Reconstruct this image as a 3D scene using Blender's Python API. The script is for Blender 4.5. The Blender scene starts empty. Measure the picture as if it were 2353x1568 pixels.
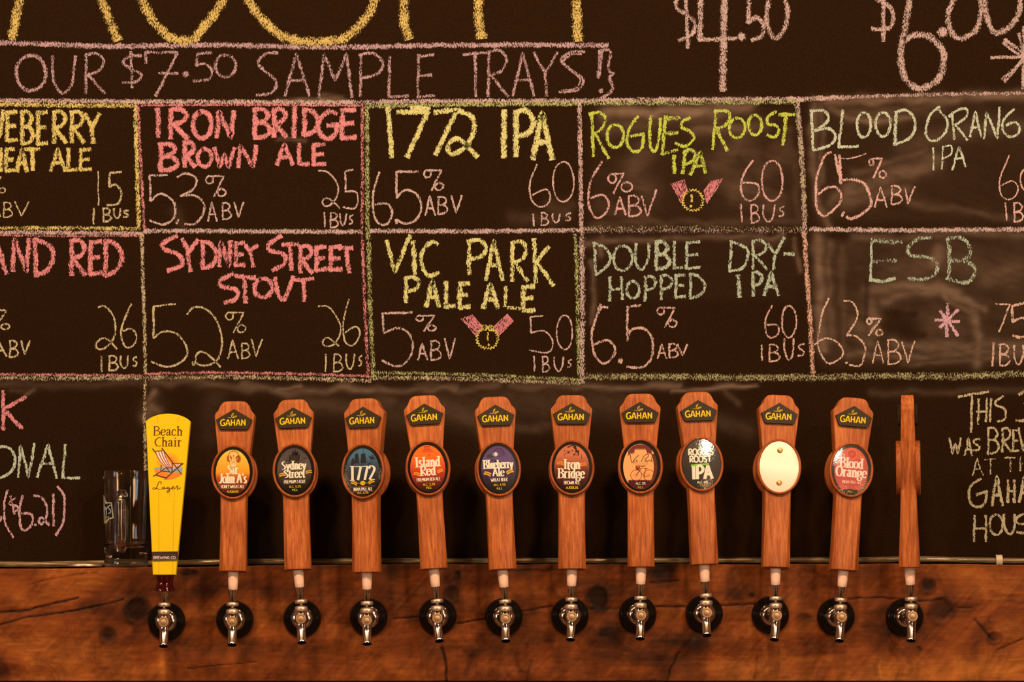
import bpy, math, random
import numpy as np
from mathutils import Matrix, Vector
random.seed(7)

# ------------------------------------------------------------------ camera, light, exposure
D = 5.5            # camera to tap-handle plane (m)
S = 0.00077        # metres per photograph pixel on the tap-handle plane
PX, PY = 1000.0, 1400.0   # where the horizontal view axis meets the picture
ZC = 1.35          # height of the camera above the floor

sc = bpy.context.scene
cam = bpy.data.cameras.new('camera'); camo = bpy.data.objects.new('camera', cam)
sc.collection.objects.link(camo); sc.camera = camo
camo.location = (0, -D, ZC); camo.rotation_euler = (math.pi/2, 0, 0)
cam.sensor_width = 36; cam.sensor_fit = 'HORIZONTAL'
cam.lens = 36*D/(2353*S)
cam.shift_x = (1176.5-PX)/2353; cam.shift_y = (PY-784)/2353
cam.clip_start = 0.05; cam.clip_end = 50

w = bpy.data.worlds.new('world'); sc.world = w; w.use_nodes = True
w.node_tree.nodes['Background'].inputs[0].default_value = (0.05, 0.028, 0.015, 1)
w.node_tree.nodes['Background'].inputs[1].default_value = 0.4

WARM = (1.0, 0.50, 0.24)
def lamp(kind, name, loc, power, color=WARM, size=0.06, target=None, **kw):
    l = bpy.data.lights.new(name, kind); o = bpy.data.objects.new(name, l)
    sc.collection.objects.link(o); o.location = loc
    l.energy = power; l.color = color
    if kind == 'AREA':
        l.shape = 'DISK'; l.size = size
    else:
        l.shadow_soft_size = size
    if target is not None:
        o.rotation_euler = (Vector(target)-Vector(loc)).to_track_quat('-Z', 'Y').to_euler()
    for k, v in kw.items(): setattr(l, k, v)
    return o
T0 = (0.13, 0, ZC+0.3)
for lx, lw in ((-1.75, 30), (-0.6, 30), (0.5, 30), (1.75, 32)):
    lamp('AREA', 'track_lamp_light', (lx, -1.75, ZC+1.8), lw, size=0.16, target=(lx*.9, 0.1, ZC+.25))
lamp('AREA', 'pendant_lamp_light', (1.44, -2.8, ZC+1.09), 16, color=(1.0, 0.74, 0.5), size=0.12, target=T0)
lamp('AREA', 'daylight_from_side', (-3.6, -2.2, ZC+0.6), 5, color=(0.55, 0.78, 1.0), size=0.7, target=(0, 0, ZC))
lamp('AREA', 'side_fill_light', (-3.9, -3.9, ZC+0.4), 44, size=1.3, target=(0, 0, ZC))  # added soft fill, no real lamp: eases handle shadows, gives chrome broad reflections
lamp('AREA', 'side_fill_light', (3.5, -5.2, ZC+0.4), 48, size=1.3, target=(0, 0, ZC))  # second added fill, from the right
lamp('POINT', 'room_lamp_light', (-2.2, -5.0, ZC+0.9), 12, size=0.10)
lamp('POINT', 'room_lamp_light', (2.6, -6.2, ZC+0.9), 12, size=0.10)

vs = sc.view_settings
vs.view_transform = 'Standard'; vs.look = 'None'; vs.gamma = 1.0; vs.use_curve_mapping = False
vs.exposure = 0.0

# ------------------------------------------------------------------ helpers
def P(px, py, y=0.0):
    """world point at depth y that the photograph shows at (px, py)"""
    k = S*(D+y)/D
    return Vector(((px-PX)*k, y, ZC+(PY-py)*k))
def lin(c):
    c /= 255.0
    return c/12.92 if c <= 0.04045 else ((c+0.055)/1.055)**2.4
E_TAP = (1.35, 0.68, 0.37)
E_BRD = (1.42, 0.70, 0.36)
def alb(rgb, E=E_TAP):
    """surface colour that shows as rgb (as photographed) under the warm lamps"""
    return tuple(min(0.92, lin(c)/e) for c, e in zip(rgb, E)) + (1.0,)

class MB:
    def __init__(s): s.v=[]; s.f=[]; s.c=[]; s.uv=[]; s.d=[]; s.m=[]
    def add(s, verts, faces, col=(1,1,1,1), uv=None, dens=0.0, mat=0):
        b = len(s.v); s.v += [tuple(p) for p in verts]
        s.f += [tuple(b+i for i in f) for f in faces]; s.m += [mat]*len(faces)
        if isinstance(col, list): s.c += col
        else: s.c += [col]*len(verts)
        s.uv += uv if uv else [(0.0,0.0)]*len(verts)
        s.d += [dens]*len(verts)
    def build(s, name, mats, parent=None, smooth=False, loc=None, attrs=True):
        me = bpy.data.meshes.new(name); me.from_pydata(s.v, [], s.f); 
        if not isinstance(mats, (list, tuple)): mats = [mats]
        for m in mats: me.materials.append(m)
        if len(mats) > 1: me.polygons.foreach_set('material_index', s.m)
        if attrs:
            a = me.color_attributes.new('Col', 'FLOAT_COLOR', 'POINT')
            a.data.foreach_set('color', [x for c in s.c for x in c])
            a = me.attributes.new('uvp', 'FLOAT2', 'POINT')
            a.data.foreach_set('vector', [x for c in s.uv for x in c])
            a = me.attributes.new('dens', 'FLOAT', 'POINT')
            a.data.foreach_set('value', s.d)
        if smooth: me.polygons.foreach_set('use_smooth', [True]*len(me.polygons))
        me.update()
        return link(name, me, parent, loc)
def link(name, me, parent=None, loc=None):
    o = bpy.data.objects.new(name, me); sc.collection.objects.link(o)
    if parent: o.parent = parent
    if loc is not None: o.location = loc
    return o
def tag(o, label=None, cat=None, group=None, kind=None):
    if label: o['label'] = label
    if cat: o['category'] = cat
    if group: o['group'] = group
    if kind: o['kind'] = kind
    return o
def empty(name, loc):
    o = bpy.data.objects.new(name, None); sc.collection.objects.link(o); o.location = loc
    o.empty_display_size = 0.02
    return o
def sharp(o, ang=35):
    me = o.data
    me.polygons.foreach_set('use_smooth', [True]*len(me.polygons))
    try: me.set_sharp_from_angle(angle=math.radians(ang))
    except Exception: pass
    return o

def lathe(mb, prof, A, axis, seg=32, col=(1,1,1,1), mat=0, sx=1.0, cap0=True, cap1=True):
    """prof = [(radius, distance along axis)], A base point"""
    A = Vector(A); ax = Vector(axis).normalized()
    u = Vector((1,0,0)) if abs(ax.x) < 0.9 else Vector((0,1,0))
    u = (u-ax*u.dot(ax)).normalized(); v = ax.cross(u)
    vs_, fs = [], []
    for r, t in prof:
        for i in range(seg):
            a = 2*math.pi*i/seg
            vs_.append(A+ax*t+(u*math.cos(a)*sx+v*math.sin(a))*r)
    for j in range(len(prof)-1):
        for i in range(seg):
            a, b = j*seg+i, j*seg+(i+1) % seg
            fs.append((a, b, b+seg, a+seg))
    if cap0 and prof[0][0] > 1e-6: fs.append(tuple(reversed(range(seg))))
    if cap1 and prof[-1][0] > 1e-6: fs.append(tuple(range((len(prof)-1)*seg, len(prof)*seg)))
    mb.add(vs_, fs, col, mat=mat)
def tube(mb, pts, rad, seg=16, col=(1,1,1,1), mat=0, cap=True):
    pts = [Vector(p) for p in pts]; n = len(pts); vs_, fs = [], []
    rr = rad if isinstance(rad, (list, tuple)) else [rad]*n
    ref = None
    for i, p in enumerate(pts):
        t = (pts[min(i+1,n-1)]-pts[max(i-1,0)]).normalized()
        if ref is None:
            ref = Vector((0,1,0)) if abs(t.y) < 0.8 else Vector((1,0,0))
        u = (ref-t*ref.dot(t)).normalized(); v = t.cross(u); ref = u
        for k in range(seg):
            a = 2*math.pi*k/seg
            vs_.append(p+(u*math.cos(a)+v*math.sin(a))*rr[i])
    for j in range(n-1):
        for i in range(seg):
            a, b = j*seg+i, j*seg+(i+1) % seg
            fs.append((a, b, b+seg, a+seg))
    if cap: fs += [tuple(reversed(range(seg))), tuple(range((n-1)*seg, n*seg))]
    mb.add(vs_, fs, col, mat=mat)
def box(mb, a, b, col=(1,1,1,1), mat=0):
    x0,y0,z0 = a; x1,y1,z1 = b
    v = [(x0,y0,z0),(x1,y0,z0),(x1,y1,z0),(x0,y1,z0),(x0,y0,z1),(x1,y0,z1),(x1,y1,z1),(x0,y1,z1)]
    mb.add(v, [(3,2,1,0),(4,5,6,7),(0,1,5,4),(1,2,6,5),(2,3,7,6),(3,0,4,7)], col, mat=mat)

# ---- curves in the plane
def catmull(pts, step, closed=False):
    out = []; n = len(pts)
    rng = range(n if closed else n-1)
    for i in rng:
        p1, p2 = pts[i], pts[(i+1) % n]
        p0 = pts[i-1] if (closed or i > 0) else p1
        p3 = pts[(i+2) % n] if (closed or i+2 < n) else p2
        L = math.hypot(p2[0]-p1[0], p2[1]-p1[1]); m = max(2, int(L/step))
        for k in range(m):
            t = k/m; t2 = t*t; t3 = t2*t
            out.append(tuple(0.5*((2*p1[a])+(-p0[a]+p2[a])*t+(2*p0[a]-5*p1[a]+4*p2[a]-p3[a])*t2+(-p0[a]+3*p1[a]-3*p2[a]+p3[a])*t3) for a in (0,1)))
    out.append(pts[0] if closed else pts[-1])
    return out
def resample(pts, step):
    out = []
    for a, b in zip(pts[:-1], pts[1:]):
        m = max(1, int(math.hypot(b[0]-a[0], b[1]-a[1])/step))
        out += [(a[0]+(b[0]-a[0])*k/m, a[1]+(b[1]-a[1])*k/m) for k in range(m)]
    return out+[pts[-1]]
# stroke alphabet, unit boxes, y downwards; L straight, C curved, O ellipse
GL = {
'A':'L0,1 .47,0 1,1;L.17,.64 .84,.64','B':'L.06,0 .04,1;C0,.03 .5,0 .86,.2 .6,.42 .08,.49;C.08,.49 .7,.5 1,.76 .65,.96 .04,1',
'C':'C.95,.08 .6,.02 .14,.3 .04,.62 .35,.96 .65,1 1,.92','D':'L.08,0 .05,1;C0,.02 .6,.1 1,.45 .75,.82 .05,1',
'E':'L.1,0 .05,1;L.1,.03 .95,0;L.08,.5 .82,.48;L.05,1 1,.97','G':'C.9,.1 .55,.02 .1,.35 .08,.75 .45,1 .85,.85 .95,.52;L.5,.54 .97,.5',
'H':'L.08,0 .05,1;L.92,0 .94,1;L.05,.5 .92,.5','I':'L.5,0 .5,1','J':'C.75,0 .75,.7 .45,1 0,.88',
'K':'L.1,0 .06,1;L.95,.05 .1,.52;L.15,.5 1,1','L':'L.1,0 .06,1 1,.97','M':'L0,1 .16,0 .5,.62 .84,0 1,1',
'N':'L.02,1 .12,0 .82,1 .96,0','O':'O','P':'L.1,.02 .08,1;C.04,.04 .6,0 .98,.22 .75,.48 .1,.58',
'R':'L.1,.02 .08,1;C.04,.04 .6,0 .95,.2 .7,.44 .14,.54;L.2,.54 1,1','S':'C.95,.04 .45,.06 .1,.24 .4,.44 .9,.68 .7,.92 .04,.97',
'T':'L0,.04 1,0;L.52,.02 .54,1','U':'C.04,0 .05,.6 .42,1 .82,.72 .96,0','V':'L0,0 .45,1 1,0',
'W':'L0,0 .25,1 .5,.35 .72,1 1,0','Y':'L0,0 .48,.48;L1,0 .48,.48 .55,1','X':'L0,0 1,1;L1,0 0,1',
'%':'C.36,.1 .15,.02 0,.2 .12,.38 .34,.32 .36,.1;L.3,.03 .9,.04 .4,1;C.78,.62 .6,.75 .66,.97 .9,.95 1,.75 .78,.62',
's':'C.95,0 .2,.2 .3,.45 .85,.6 .7,.95 .05,1','0':'O','1':'L.5,0 .5,1','5':'L.95,0 .2,.03 .14,.42;C.14,.44 .6,.38 .96,.64 .75,.94 0,.98',
'6':'C.65,0 .2,.3 .02,.65 .2,.97 .7,.98 1,.78 .7,.58 .05,.7','8':'C.5,0 .1,.2 .5,.46 .95,.75 .5,1 .05,.75 .5,.46 .9,.2 .5,0',
'3':'C.05,.08 .5,-.02 .85,.2 .3,.47;C.3,.47 1,.55 .9,.9 .4,1 0,.93','4':'L.7,1 .7,0 0,.7 1,.7','2':'C.03,.2 .35,0 .85,.1 .9,.35 .1,.98;L.1,.98 1,.98','7':'L0,.03 .97,.02 .45,1',
'.':'D.5,.95',"'":'L.6,0 .4,.22','-':'L0,.5 1,.5',
'$':'C.95,.12 .4,.12 .05,.3 .5,.48 .95,.65 .7,.85 .05,.86;L.45,0 .52,1'}
def parse(tok, step):
    """'L..'/'C..' numbers -> list of points"""
    n = [float(x) for x in tok[1:].replace(' ', ',').split(',') if x]
    pts = list(zip(n[0::2], n[1::2]))
    if tok[0] == 'C': return catmull(pts, step)
    return pts
def glyph(ch, x0, y0, x1, y1, step=4.0):
    out = []
    for s in GL[ch].split(';'):
        if s == 'O':
            n = max(14, int(3*(abs(x1-x0)+abs(y1-y0))/step/2))
            a0 = -1.9
            out.append([((x0+x1)/2+(x1-x0)/2*math.cos(a0+2*math.pi*i/n), (y0+y1)/2+(y1-y0)/2*math.sin(a0+2*math.pi*i/n)) for i in range(n+1)])
        elif s[0] == 'D':
            a, b = [float(q) for q in s[1:].split(',')]
            x, y = x0+a*(x1-x0), y0+b*(y1-y0); out.append([(x-.01,y),(x+.01,y)])
        else:
            n = [float(x) for x in s[1:].replace(' ', ',').split(',')]
            pts = [(x0+a*(x1-x0), y0+b*(y1-y0)) for a, b in zip(n[0::2], n[1::2])]
            out.append(catmull(pts, step) if s[0] == 'C' else pts)
    return out

# ------------------------------------------------------------------ materials
def nmat(name):
    m = bpy.data.materials.new(name); m.use_nodes = True
    nt = m.node_tree; b = nt.nodes['Principled BSDF']
    return m, nt, b
def N(nt, t, **kw):
    n = nt.nodes.new(t)
    for k, v in kw.items():
        if k in n.inputs: n.inputs[k].default_value = v
        else: setattr(n, k, v)
    return n
def ramp(nt, src, stops):
    r = nt.nodes.new('ShaderNodeValToRGB'); e = r.color_ramp.elements
    while len(e) < len(stops): e.new(0.5)
    for i, (p, c) in enumerate(stops): e[i].position = p; e[i].color = c
    nt.links.new(src, r.inputs[0]); return r
def plain(name, col, rough=0.5, metal=0.0, coat=0.0, noise=0.12, scale=60, bump=0.0, spec=0.5):
    """procedural material: base colour with fine mottling"""
    m, nt, b = nmat(name)
    tc = N(nt, 'ShaderNodeTexCoord'); no = N(nt, 'ShaderNodeTexNoise', Scale=scale, Detail=4.0)
    nt.links.new(tc.outputs['Object'], no.inputs['Vector'])
    c = col[:3]
    r = ramp(nt, no.outputs[0], [(0.3, tuple(x*(1-noise) for x in c)+(1,)), (0.7, tuple(min(1,x*(1+noise)) for x in c)+(1,))])
    nt.links.new(r.outputs[0], b.inputs['Base Color'])
    b.inputs['Roughness'].default_value = rough; b.inputs['Metallic'].default_value = metal
    b.inputs['Coat Weight'].default_value = coat; b.inputs['Coat Roughness'].default_value = 0.06
    b.inputs['Specular IOR Level'].default_value = spec
    if bump:
        bp = N(nt, 'ShaderNodeBump', Strength=bump, Distance=0.001)
        nt.links.new(no.outputs[0], bp.inputs['Height']); nt.links.new(bp.outputs[0], b.inputs['Normal'])
    return m
def print_mat(name, rough=0.35, coat=1.0, coat_rough=0.05):
    m, nt, b = nmat(name)
    a = N(nt, 'ShaderNodeVertexColor', layer_name='Col')
    tc = N(nt, 'ShaderNodeTexCoord'); no = N(nt, 'ShaderNodeTexNoise', Scale=900.0, Detail=2.0)
    nt.links.new(tc.outputs['Object'], no.inputs['Vector'])
    mx = N(nt, 'ShaderNodeMix', data_type='RGBA', blend_type='MULTIPLY')
    r = ramp(nt, no.outputs[0], [(0.3, (.88,.88,.88,1)), (0.7, (1,1,1,1))])
    mx.inputs[0].default_value = 1.0
    nt.links.new(a.outputs[0], mx.inputs[6]); nt.links.new(r.outputs[0], mx.inputs[7])
    nt.links.new(mx.outputs[2], b.inputs['Base Color'])
    b.inputs['Roughness'].default_value = rough; b.inputs['Specular IOR Level'].default_value = 0.25
    b.inputs['Coat Weight'].default_value = coat; b.inputs['Coat Roughness'].default_value = coat_rough
    if coat > 0.5:
        n2 = N(nt, 'ShaderNodeTexNoise', Scale=420.0, Detail=2.0)
        nt.links.new(tc.outputs['Object'], n2.inputs['Vector'])
        bp = N(nt, 'ShaderNodeBump', Strength=0.12, Distance=0.0006)
        nt.links.new(n2.outputs[0], bp.inputs['Height']); nt.links.new(bp.outputs[0], b.inputs['Coat Normal'])
    return m
def wood_mat(name, dark, mid, light):
    m, nt, b = nmat(name)
    tc = N(nt, 'ShaderNodeTexCoord'); oi = N(nt, 'ShaderNodeObjectInfo')
    mp = N(nt, 'ShaderNodeMapping'); mp.inputs['Scale'].default_value = (1.0, 1.0, 0.07)
    ad = N(nt, 'ShaderNodeVectorMath', operation='SCALE'); ad.inputs[0].default_value = (3.1, 1.7, 2.3)
    nt.links.new(oi.outputs['Random'], ad.inputs['Scale'])
    nt.links.new(tc.outputs['Object'], mp.inputs[0]); nt.links.new(ad.outputs[0], mp.inputs[1])
    n1 = N(nt, 'ShaderNodeTexNoise', Scale=260.0, Detail=5.0, Roughness=0.6)
    n2 = N(nt, 'ShaderNodeTexNoise', Scale=900.0, Detail=3.0)
    n3 = N(nt, 'ShaderNodeTexNoise', Scale=22.0, Detail=2.0)
    mp3 = N(nt, 'ShaderNodeMapping'); mp3.inputs['Scale'].default_value = (1, 1, .5)
    nt.links.new(tc.outputs['Object'], mp3.inputs[0]); nt.links.new(ad.outputs[0], mp3.inputs[1])
    nt.links.new(mp.outputs[0], n1.inputs['Vector']); nt.links.new(mp.outputs[0], n2.inputs['Vector'])
    nt.links.new(mp3.outputs[0], n3.inputs['Vector'])
    r = ramp(nt, n1.outputs[0], [(0.32, dark), (0.5, mid), (0.68, light)])
    r2 = ramp(nt, n2.outputs[0], [(0.36, (.62,.58,.55,1)), (0.52, (1,1,1,1))])
    r3 = ramp(nt, n3.outputs[0], [(0.32, (.74,.70,.68,1)), (0.62, (1.0,1.0,1.0,1))])
    mx = N(nt, 'ShaderNodeMix', data_type='RGBA', blend_type='MULTIPLY'); mx.inputs[0].default_value = 0.5
    my = N(nt, 'ShaderNodeMix', data_type='RGBA', blend_type='MULTIPLY'); my.inputs[0].default_value = 0.9
    nt.links.new(r.outputs[0], mx.inputs[6]); nt.links.new(r2.outputs[0], mx.inputs[7])
    nt.links.new(mx.outputs[2], my.inputs[6]); nt.links.new(r3.outputs[0], my.inputs[7])
    nt.links.new(my.outputs[2], b.inputs['Base Color'])
    b.inputs['Roughness'].default_value = 0.48; b.inputs['Specular IOR Level'].default_value = 0.28
    bp = N(nt, 'ShaderNodeBump', Strength=0.25, Distance=0.0004)
    nt.links.new(n2.outputs[0], bp.inputs['Height']); nt.links.new(bp.outputs[0], b.inputs['Normal'])
    return m
M = {}
M['wood'] = wood_mat('walnut_handle_wood', alb((164,65,20)), alb((194,86,31)), alb((220,110,47)))
M['ring'] = wood_mat('badge_ring_wood', alb((150,58,19)), alb((178,76,27)), alb((196,90,35)))
M['chrome'] = plain('polished_chrome', (0.82,0.80,0.78), rough=0.13, metal=1.0, noise=0.05)
M['satin'] = plain('brushed_metal', (0.72,0.68,0.62), rough=0.42, metal=0.9, noise=0.12, scale=400, bump=0.2)
M['boss'] = plain('worn_brass_boss', (0.50,0.40,0.27), rough=0.5, metal=0.8, noise=0.1, scale=500)
M['sleeve'] = plain('off_white_plastic_sleeve', (0.90,0.76,0.70,1), rough=0.3, noise=0.04)
M['rubber'] = plain('black_glossy_flange', (0.006,0.006,0.006), rough=0.16, noise=0.3)
M['dark'] = plain('black_hollow', (0.002,0.002,0.002), rough=0.8)
M['print'] = print_mat('resin_coated_print')
M['plaque'] = print_mat('matt_plaque', rough=0.5, coat=0.0)
M['paint'] = print_mat('painted_handle', rough=0.4, coat=0.25, coat_rough=0.2)
M['enamel'] = plain('white_enamel', (0.94,0.94,0.94), rough=0.42, noise=0.01, scale=20, spec=1.0, coat=1.0)
M['enamel'].node_tree.nodes['Principled BSDF'].inputs['Coat Roughness'].default_value = 0.33
M['burgundy'] = plain('burgundy_ferrule', (0.035,0.002,0.003), rough=0.12, noise=0.1, coat=1.0)

def chalk_mat():
    m, nt, b = nmat('chalk')
    tc = N(nt, 'ShaderNodeTexCoord'); L = nt.links.new
    a = N(nt, 'ShaderNodeVertexColor', layer_name='Col')
    uv = N(nt, 'ShaderNodeAttribute', attribute_name='uvp'); de = N(nt, 'ShaderNodeAttribute', attribute_name='dens')
    n1 = N(nt, 'ShaderNodeTexNoise', Scale=380.0, Detail=3.0, Roughness=0.6)
    n2 = N(nt, 'ShaderNodeTexNoise', Scale=48.0, Detail=2.0)
    mp = N(nt, 'ShaderNodeMapping'); mp.inputs['Rotation'].default_value = (0, math.radians(24), 0); mp.inputs['Scale'].default_value = (1.35, 1, 0.6)
    L(tc.outputs['Object'], mp.inputs[0]); L(mp.outputs[0], n1.inputs['Vector']); L(tc.outputs['Object'], n2.inputs['Vector'])
    sep = N(nt, 'ShaderNodeSeparateXYZ'); L(uv.outputs['Vector'], sep.inputs[0])
    ab = N(nt, 'ShaderNodeMath', operation='ABSOLUTE'); L(sep.outputs['Y'], ab.inputs[0])
    pw = N(nt, 'ShaderNodeMath', operation='POWER'); L(ab.outputs[0], pw.inputs[0]); pw.inputs[1].default_value = 2.6
    e1 = N(nt, 'ShaderNodeMath', operation='MULTIPLY_ADD'); L(pw.outputs[0], e1.inputs[0]); e1.inputs[1].default_value = -0.24; L(de.outputs['Fac'], e1.inputs[2])
    k2 = N(nt, 'ShaderNodeMath', operation='MULTIPLY_ADD'); L(n2.outputs[0], k2.inputs[0]); k2.inputs[1].default_value = 0.30; k2.inputs[2].default_value = -0.15
    s1 = N(nt, 'ShaderNodeMath', operation='ADD'); L(e1.outputs[0], s1.inputs[0]); L(k2.outputs[0], s1.inputs[1])
    s2 = N(nt, 'ShaderNodeMath', operation='ADD'); L(s1.outputs[0], s2.inputs[0]); L(n1.outputs[0], s2.inputs[1])
    mr = N(nt, 'ShaderNodeMapRange'); mr.interpolation_type = 'SMOOTHSTEP'
    L(s2.outputs[0], mr.inputs[0]); mr.inputs[1].default_value = 0.40; mr.inputs[2].default_value = 0.60
    mr.inputs[3].default_value = 0.0; mr.inputs[4].default_value = 0.97
    n3 = N(nt, 'ShaderNodeTexNoise', Scale=900.0, Detail=1.0); L(tc.outputs['Object'], n3.inputs['Vector'])
    r3 = ramp(nt, n3.outputs[0], [(0.3, (.72,.72,.72,1)), (0.65, (1,1,1,1))])
    mx = N(nt, 'ShaderNodeMix', data_type='RGBA', blend_type='MULTIPLY'); mx.inputs[0].default_value = 1
    L(a.outputs[0], mx.inputs[6]); L(r3.outputs[0], mx.inputs[7])
    L(mx.outputs[2], b.inputs['Base Color']); b.inputs['Roughness'].default_value = 0.95
    b.inputs['Specular IOR Level'].default_value = 0.1
    L(mr.outputs[0], b.inputs['Alpha'])
    return m
M['chalk'] = chalk_mat()
def board_mat():
    m, nt, b = nmat('blackboard_slate'); L = nt.links.new
    tc = N(nt, 'ShaderNodeTexCoord'); a = N(nt, 'ShaderNodeVertexColor', layer_name='Col')
    sp = N(nt, 'ShaderNodeSeparateColor'); L(a.outputs[0], sp.inputs[0])
    n1 = N(nt, 'ShaderNodeTexNoise', Scale=14.0, Detail=6.0, Roughness=0.65, Distortion=0.8)
    mp = N(nt, 'ShaderNodeMapping'); mp.inputs['Scale'].default_value = (0.5, 1, 1.6); mp.inputs['Rotation'].default_value = (0, math.radians(-14), 0)
    L(tc.outputs['Object'], mp.inputs[0]); L(mp.outputs[0], n1.inputs['Vector'])
    n2 = N(nt, 'ShaderNodeTexNoise', Scale=420.0, Detail=2.0); L(tc.outputs['Object'], n2.inputs['Vector'])
    r1 = ramp(nt, n1.outputs[0], [(0.28, (.55,.55,.55,1)), (0.7, (1.15,1.15,1.15,1))])
    mu = N(nt, 'ShaderNodeMath', operation='MULTIPLY'); L(sp.outputs[0], mu.inputs[0]); L(r1.outputs[0], mu.inputs[1]); mu.use_clamp = True
    base = ramp(nt, n2.outputs[0], [(0.3, alb((30,12.5,2.5), E_BRD)), (0.7, alb((46,20,4.5), E_BRD))])
    mx = N(nt, 'ShaderNodeMix', data_type='RGBA'); L(mu.outputs[0], mx.inputs[0])
    L(base.outputs[0], mx.inputs[6]); mx.inputs[7].default_value = alb((190,132,92), E_BRD)
    L(mx.outputs[2], b.inputs['Base Color']); b.inputs['Roughness'].default_value = 0.75
    b.inputs['Specular IOR Level'].default_value = 0.05
    return m
M['board'] = board_mat()
def beam_mat():
    m, nt, b = nmat('rough_sawn_beam'); L = nt.links.new
    tc = N(nt, 'ShaderNodeTexCoord'); a = N(nt, 'ShaderNodeVertexColor', layer_name='Col')
    mp = N(nt, 'ShaderNodeMapping'); mp.inputs['Scale'].default_value = (0.12, 1, 1)
    L(tc.outputs['Object'], mp.inputs[0])
    n1 = N(nt, 'ShaderNodeTexNoise', Scale=150.0, Detail=6.0, Roughness=0.7, Distortion=0.4); L(mp.outputs[0], n1.inputs['Vector'])
    n2 = N(nt, 'ShaderNodeTexNoise', Scale=13.0, Detail=7.0, Roughness=0.66, Distortion=1.2); L(tc.outputs['Object'], n2.inputs['Vector'])
    r1 = ramp(nt, n1.outputs[0], [(0.34, (.80,.78,.76,1)), (0.62, (1.08,1.08,1.08,1))])
    r2 = ramp(nt, n2.outputs[0], [(0.30, (.42,.34,.30,1)), (0.5, (.9,.88,.86,1)), (0.68, (1.3,1.28,1.25,1))])
    mx = N(nt, 'ShaderNodeMix', data_type='RGBA', blend_type='MULTIPLY'); mx.inputs[0].default_value = 1
    my = N(nt, 'ShaderNodeMix', data_type='RGBA', blend_type='MULTIPLY'); my.inputs[0].default_value = 1
    L(a.outputs[0], mx.inputs[6]); L(r1.outputs[0], mx.inputs[7]); L(mx.outputs[2], my.inputs[6]); L(r2.outputs[0], my.inputs[7])
    L(my.outputs[2], b.inputs['Base Color']); b.inputs['Roughness'].default_value = 0.6; b.inputs['Specular IOR Level'].default_value = 0.2
    bp = N(nt, 'ShaderNodeBump', Strength=0.5, Distance=0.0008); L(n1.outputs[0], bp.inputs['Height']); L(bp.outputs[0], b.inputs['Normal'])
    return m
M['beam'] = beam_mat()
CL = 'chalk_lettering'; LN = 'chalk_line'
# ------------------------------------------------------------------ the room shell
YB = 0.190     # front of the blackboard
YF = 0.080     # front of the wooden beam
wallm = plain('dark_plaster', (0.16,0.11,0.08), rough=0.9, noise=0.15, scale=8)
ceilm = plain('ceiling_paint', (0.10,0.08,0.06), rough=0.9, noise=0.1, scale=6)
floorm = plain('worn_floor', (0.10,0.055,0.03), rough=0.5, noise=0.3, scale=5)
def shell(name, a, b, m):
    mb = MB(); box(mb, a, b); o = mb.build(name, m, attrs=False); o['kind'] = 'structure'; return o
shell('floor', (-4.2,-8.2,-0.1), (4.4,0.40,0.0), floorm)
shell('ceiling', (-4.2,-8.2,3.3), (4.4,0.40,3.4), ceilm)
shell('wall_back', (-4.2,0.27,0.0), (4.4,0.40,3.3), wallm)
shell('wall_front', (-4.2,-8.2,0.0), (4.4,-8.1,3.3), wallm)
shell('wall_left', (-4.2,-8.1,0.0), (-4.1,0.27,3.3), wallm)
shell('wall_right', (4.3,-8.1,0.0), (4.4,0.27,3.3), wallm)

# ------------------------------------------------------------------ value noise for wear maps
rng = np.random.default_rng(5)
def vnoise(X, Y, sx, sy, seed):
    r = np.random.default_rng(seed); G = r.random((96, 96))
    x = X/sx+500; y = Y/sy+500
    xi = np.floor(x).astype(int); yi = np.floor(y).astype(int); fx = x-xi; fy = y-yi
    fx = fx*fx*(3-2*fx); fy = fy*fy*(3-2*fy)
    g = lambda i, j: G[j % 96, i % 96]
    return (g(xi,yi)*(1-fx)+g(xi+1,yi)*fx)*(1-fy)+(g(xi,yi+1)*(1-fx)+g(xi+1,yi+1)*fx)*fy
def segdist(X, Y, pts):
    d = np.full(X.shape, 1e9)
    for (ax, ay), (bx, by) in zip(pts[:-1], pts[1:]):
        vx, vy = bx-ax, by-ay; L2 = vx*vx+vy*vy+1e-9
        t = np.clip(((X-ax)*vx+(Y-ay)*vy)/L2, 0, 1)
        d = np.minimum(d, np.hypot(X-ax-t*vx, Y-ay-t*vy))
    return d
def grid(name, x0, x1, y0, y1, nx, ny, ydep, colf, dispf, mat, parent=None, top=None):
    """front face as a fine grid in photograph pixels, at depth ydep"""
    xs = np.linspace(x0, x1, nx); ys = np.linspace(y0, y1, ny); X, Y = np.meshgrid(xs, ys)
    if top is not None:
        tt = (Y-y0)/(y1-y0); Y = top(X)*(1-tt)+y1*tt
    k = S*(D+ydep)/D
    V = np.stack([(X-PX)*k, ydep-dispf(X, Y), ZC+(PY-Y)*k], -1).reshape(-1, 3)
    i = np.arange(nx*ny).reshape(ny, nx)
    F = np.stack([i[1:,:-1], i[1:,1:], i[:-1,1:], i[:-1,:-1]], -1).reshape(-1, 4)
    C = colf(X, Y).reshape(-1, C_CH)
    return V, F, C
C_CH = 4
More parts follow.
